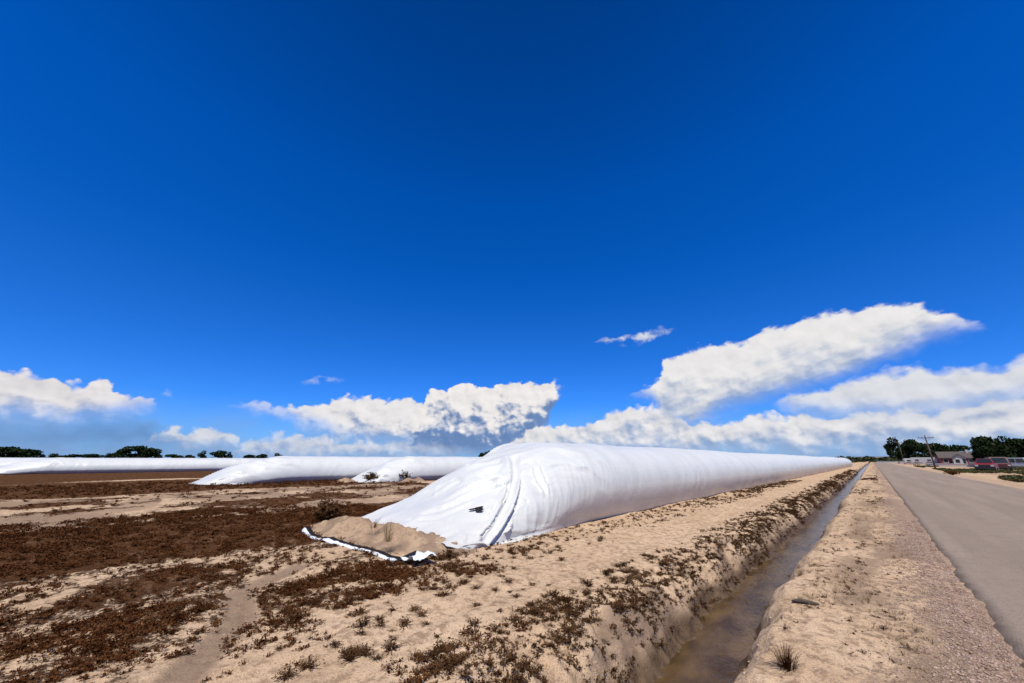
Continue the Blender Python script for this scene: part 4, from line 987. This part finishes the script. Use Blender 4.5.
def van(name, x_, y_, rz, paint, label, L=4.9, h=2.1, w=1.9):
    root = empty(name, (x_, y_, float(zt(np.array([x_]), np.array([y_]))[0])), rz)
    bm = bmesh.new(); prism(bm, [(-L / 2, .42), (-L / 2 - .03, .95), (-L / 2 + .75, 1.12), (-L / 2 + 1.5, h), (L / 2 - .15, h), (L / 2, 1.1), (L / 2, .42)], -w / 2, w / 2)
    bmesh.ops.bevel(bm, geom=list(bm.edges), offset=.07, segments=2, affect='EDGES'); bm_obj('body', bm, paint, root)
    def pane(nm, pts):
        bm = bmesh.new(); bm.faces.new([bm.verts.new(p) for p in pts]); o_ = bm_obj(nm, bm, M['glass'], root); o_.modifiers.new('t', 'SOLIDIFY').thickness = .03
    y0, y1, z0, z1 = -L / 2 + .80, -L / 2 + 1.42, 1.18, h - .1
    pane('windshield', [(-w * .43, y0 - .03, z0), (w * .43, y0 - .03, z0), (w * .40, y1 - .03, z1), (-w * .40, y1 - .03, z1)])
    for s in (-1, 1):
        pane('side_window', [(s * (w / 2 + .005), -L / 2 + 1.3, 1.2), (s * (w / 2 + .005), .1, 1.2), (s * (w / 2 + .005), .1, h - .2), (s * (w / 2 + .005), -L / 2 + 1.65, h - .2)])
        pane('side_window', [(s * (w / 2 + .005), .25, 1.2), (s * (w / 2 + .005), L / 2 - .4, 1.2), (s * (w / 2 + .005), L / 2 - .45, h - .2), (s * (w / 2 + .005), .25, h - .2)])
        box('headlight', M['lamp'], root, s * .68 - .16, s * .68 + .16, -L / 2 - .06, -L / 2 + .05, .72, .92, bev=.02)
        for yy in (-L / 2 + .9, L / 2 - .9): wheel(root, s * (w / 2 - .1), yy, .35, .22)
    box('bumper', M['black_trim'], root, -w / 2, w / 2, -L / 2 - .12, -L / 2, .38, .58, bev=.03)
    return tag(root, label, 'van')
vx, vy = gp(1001, 470.6); van('van', vx, vy, face_cam(vx, vy) + R(8), M['dark_red'], 'dark red van parked close behind the red pickup truck')
vx, vy = at_dist(1019, 128); van('van', vx, vy, face_cam(vx, vy) + R(70), M['white_paint'], 'white van parked under the broad dark trees')

def trailer(u, d, L, h, rz, label):
    x_, y_ = at_dist(u, d); root = empty('camper_trailer', (x_, y_, -.1), face_cam(x_, y_) + rz)
    bm = bmesh.new(); prism(bm, [(-1.1, .5), (-1.1, h), (1.1, h), (1.1, .5)], -L / 2, L / 2); bmesh.ops.bevel(bm, geom=list(bm.edges), offset=.18, segments=3, affect='EDGES'); bm_obj('shell', bm, M['white_paint'], root)
    for x in (-L * .3, L * .05, L * .32): win(root, x, h * .66, .9, .5, -1.1)
    d_ = box('door', M['trim'], root, -L * .16, -L * .16 + .7, -1.13, -1.102, .6, h - .3); box('handle', M['black_trim'], d_, -L * .16 + .55, -L * .16 + .62, -1.17, -1.131, 1.2, 1.4)
    box('stripe', M['siding_red'], root, -L * .45, L * .45, -1.112, -1.101, .85, .97)
    for x in (-.5, .5):
        h_ = empty('wheel', (x, -.95, .34)); h_.parent = root
        bm = bmesh.new(); tube(bm, [(0, -.14, 0), (0, 0, 0), (0, .1, 0)], [.31, .34, .34], 18); bm_obj('tyre', bm, M['rubber'], h_)
        bm = bmesh.new(); tube(bm, [(0, -.16, 0), (0, -.1, 0)], [.18, .2], 14); bm_obj('rim', bm, M['chrome'], h_)
    return tag(root, label, 'trailer', 'white trailers parked by the farmstead')
trailer(914.5, 205, 6.0, 2.3, R(10), 'white camper trailer beside the round dark tree')
trailer(928, 200, 8.5, 2.6, R(-8), 'long white camper trailer beside the power pole')

# white board fence along the yard
fx, fy = at_dist(903, 230); fr = empty('board_fence', (fx, fy, -.05), face_cam(fx, fy))
for x in np.arange(-8, 8.1, 2.0): box('post', M['trim'], fr, x - .07, x + .07, -.07, .07, 0, 1.25)
for z in (.35, .75, 1.12):
    for x in np.arange(-8, 7.9, 2.0): box('board', M['trim'], fr, x + .005, x + 1.995, -.11, -.073, z - .07, z + .07)
tag(fr, 'low white board fence running along the yard by the road end', 'fence')
# pale concrete slab wall before the house
wx_, wy_ = at_dist(950, 150); cw = empty('low_wall', (wx_, wy_, -.1), face_cam(wx_, wy_))
box('wall_block', M['concrete'], cw, -4.5, 5.5, -.2, .2, 0, .72); box('coping', M['trim'], cw, -4.6, 5.6, -.27, .27, .722, .86)
tag(cw, 'low pale wall with a white coping in front of the house', 'wall')
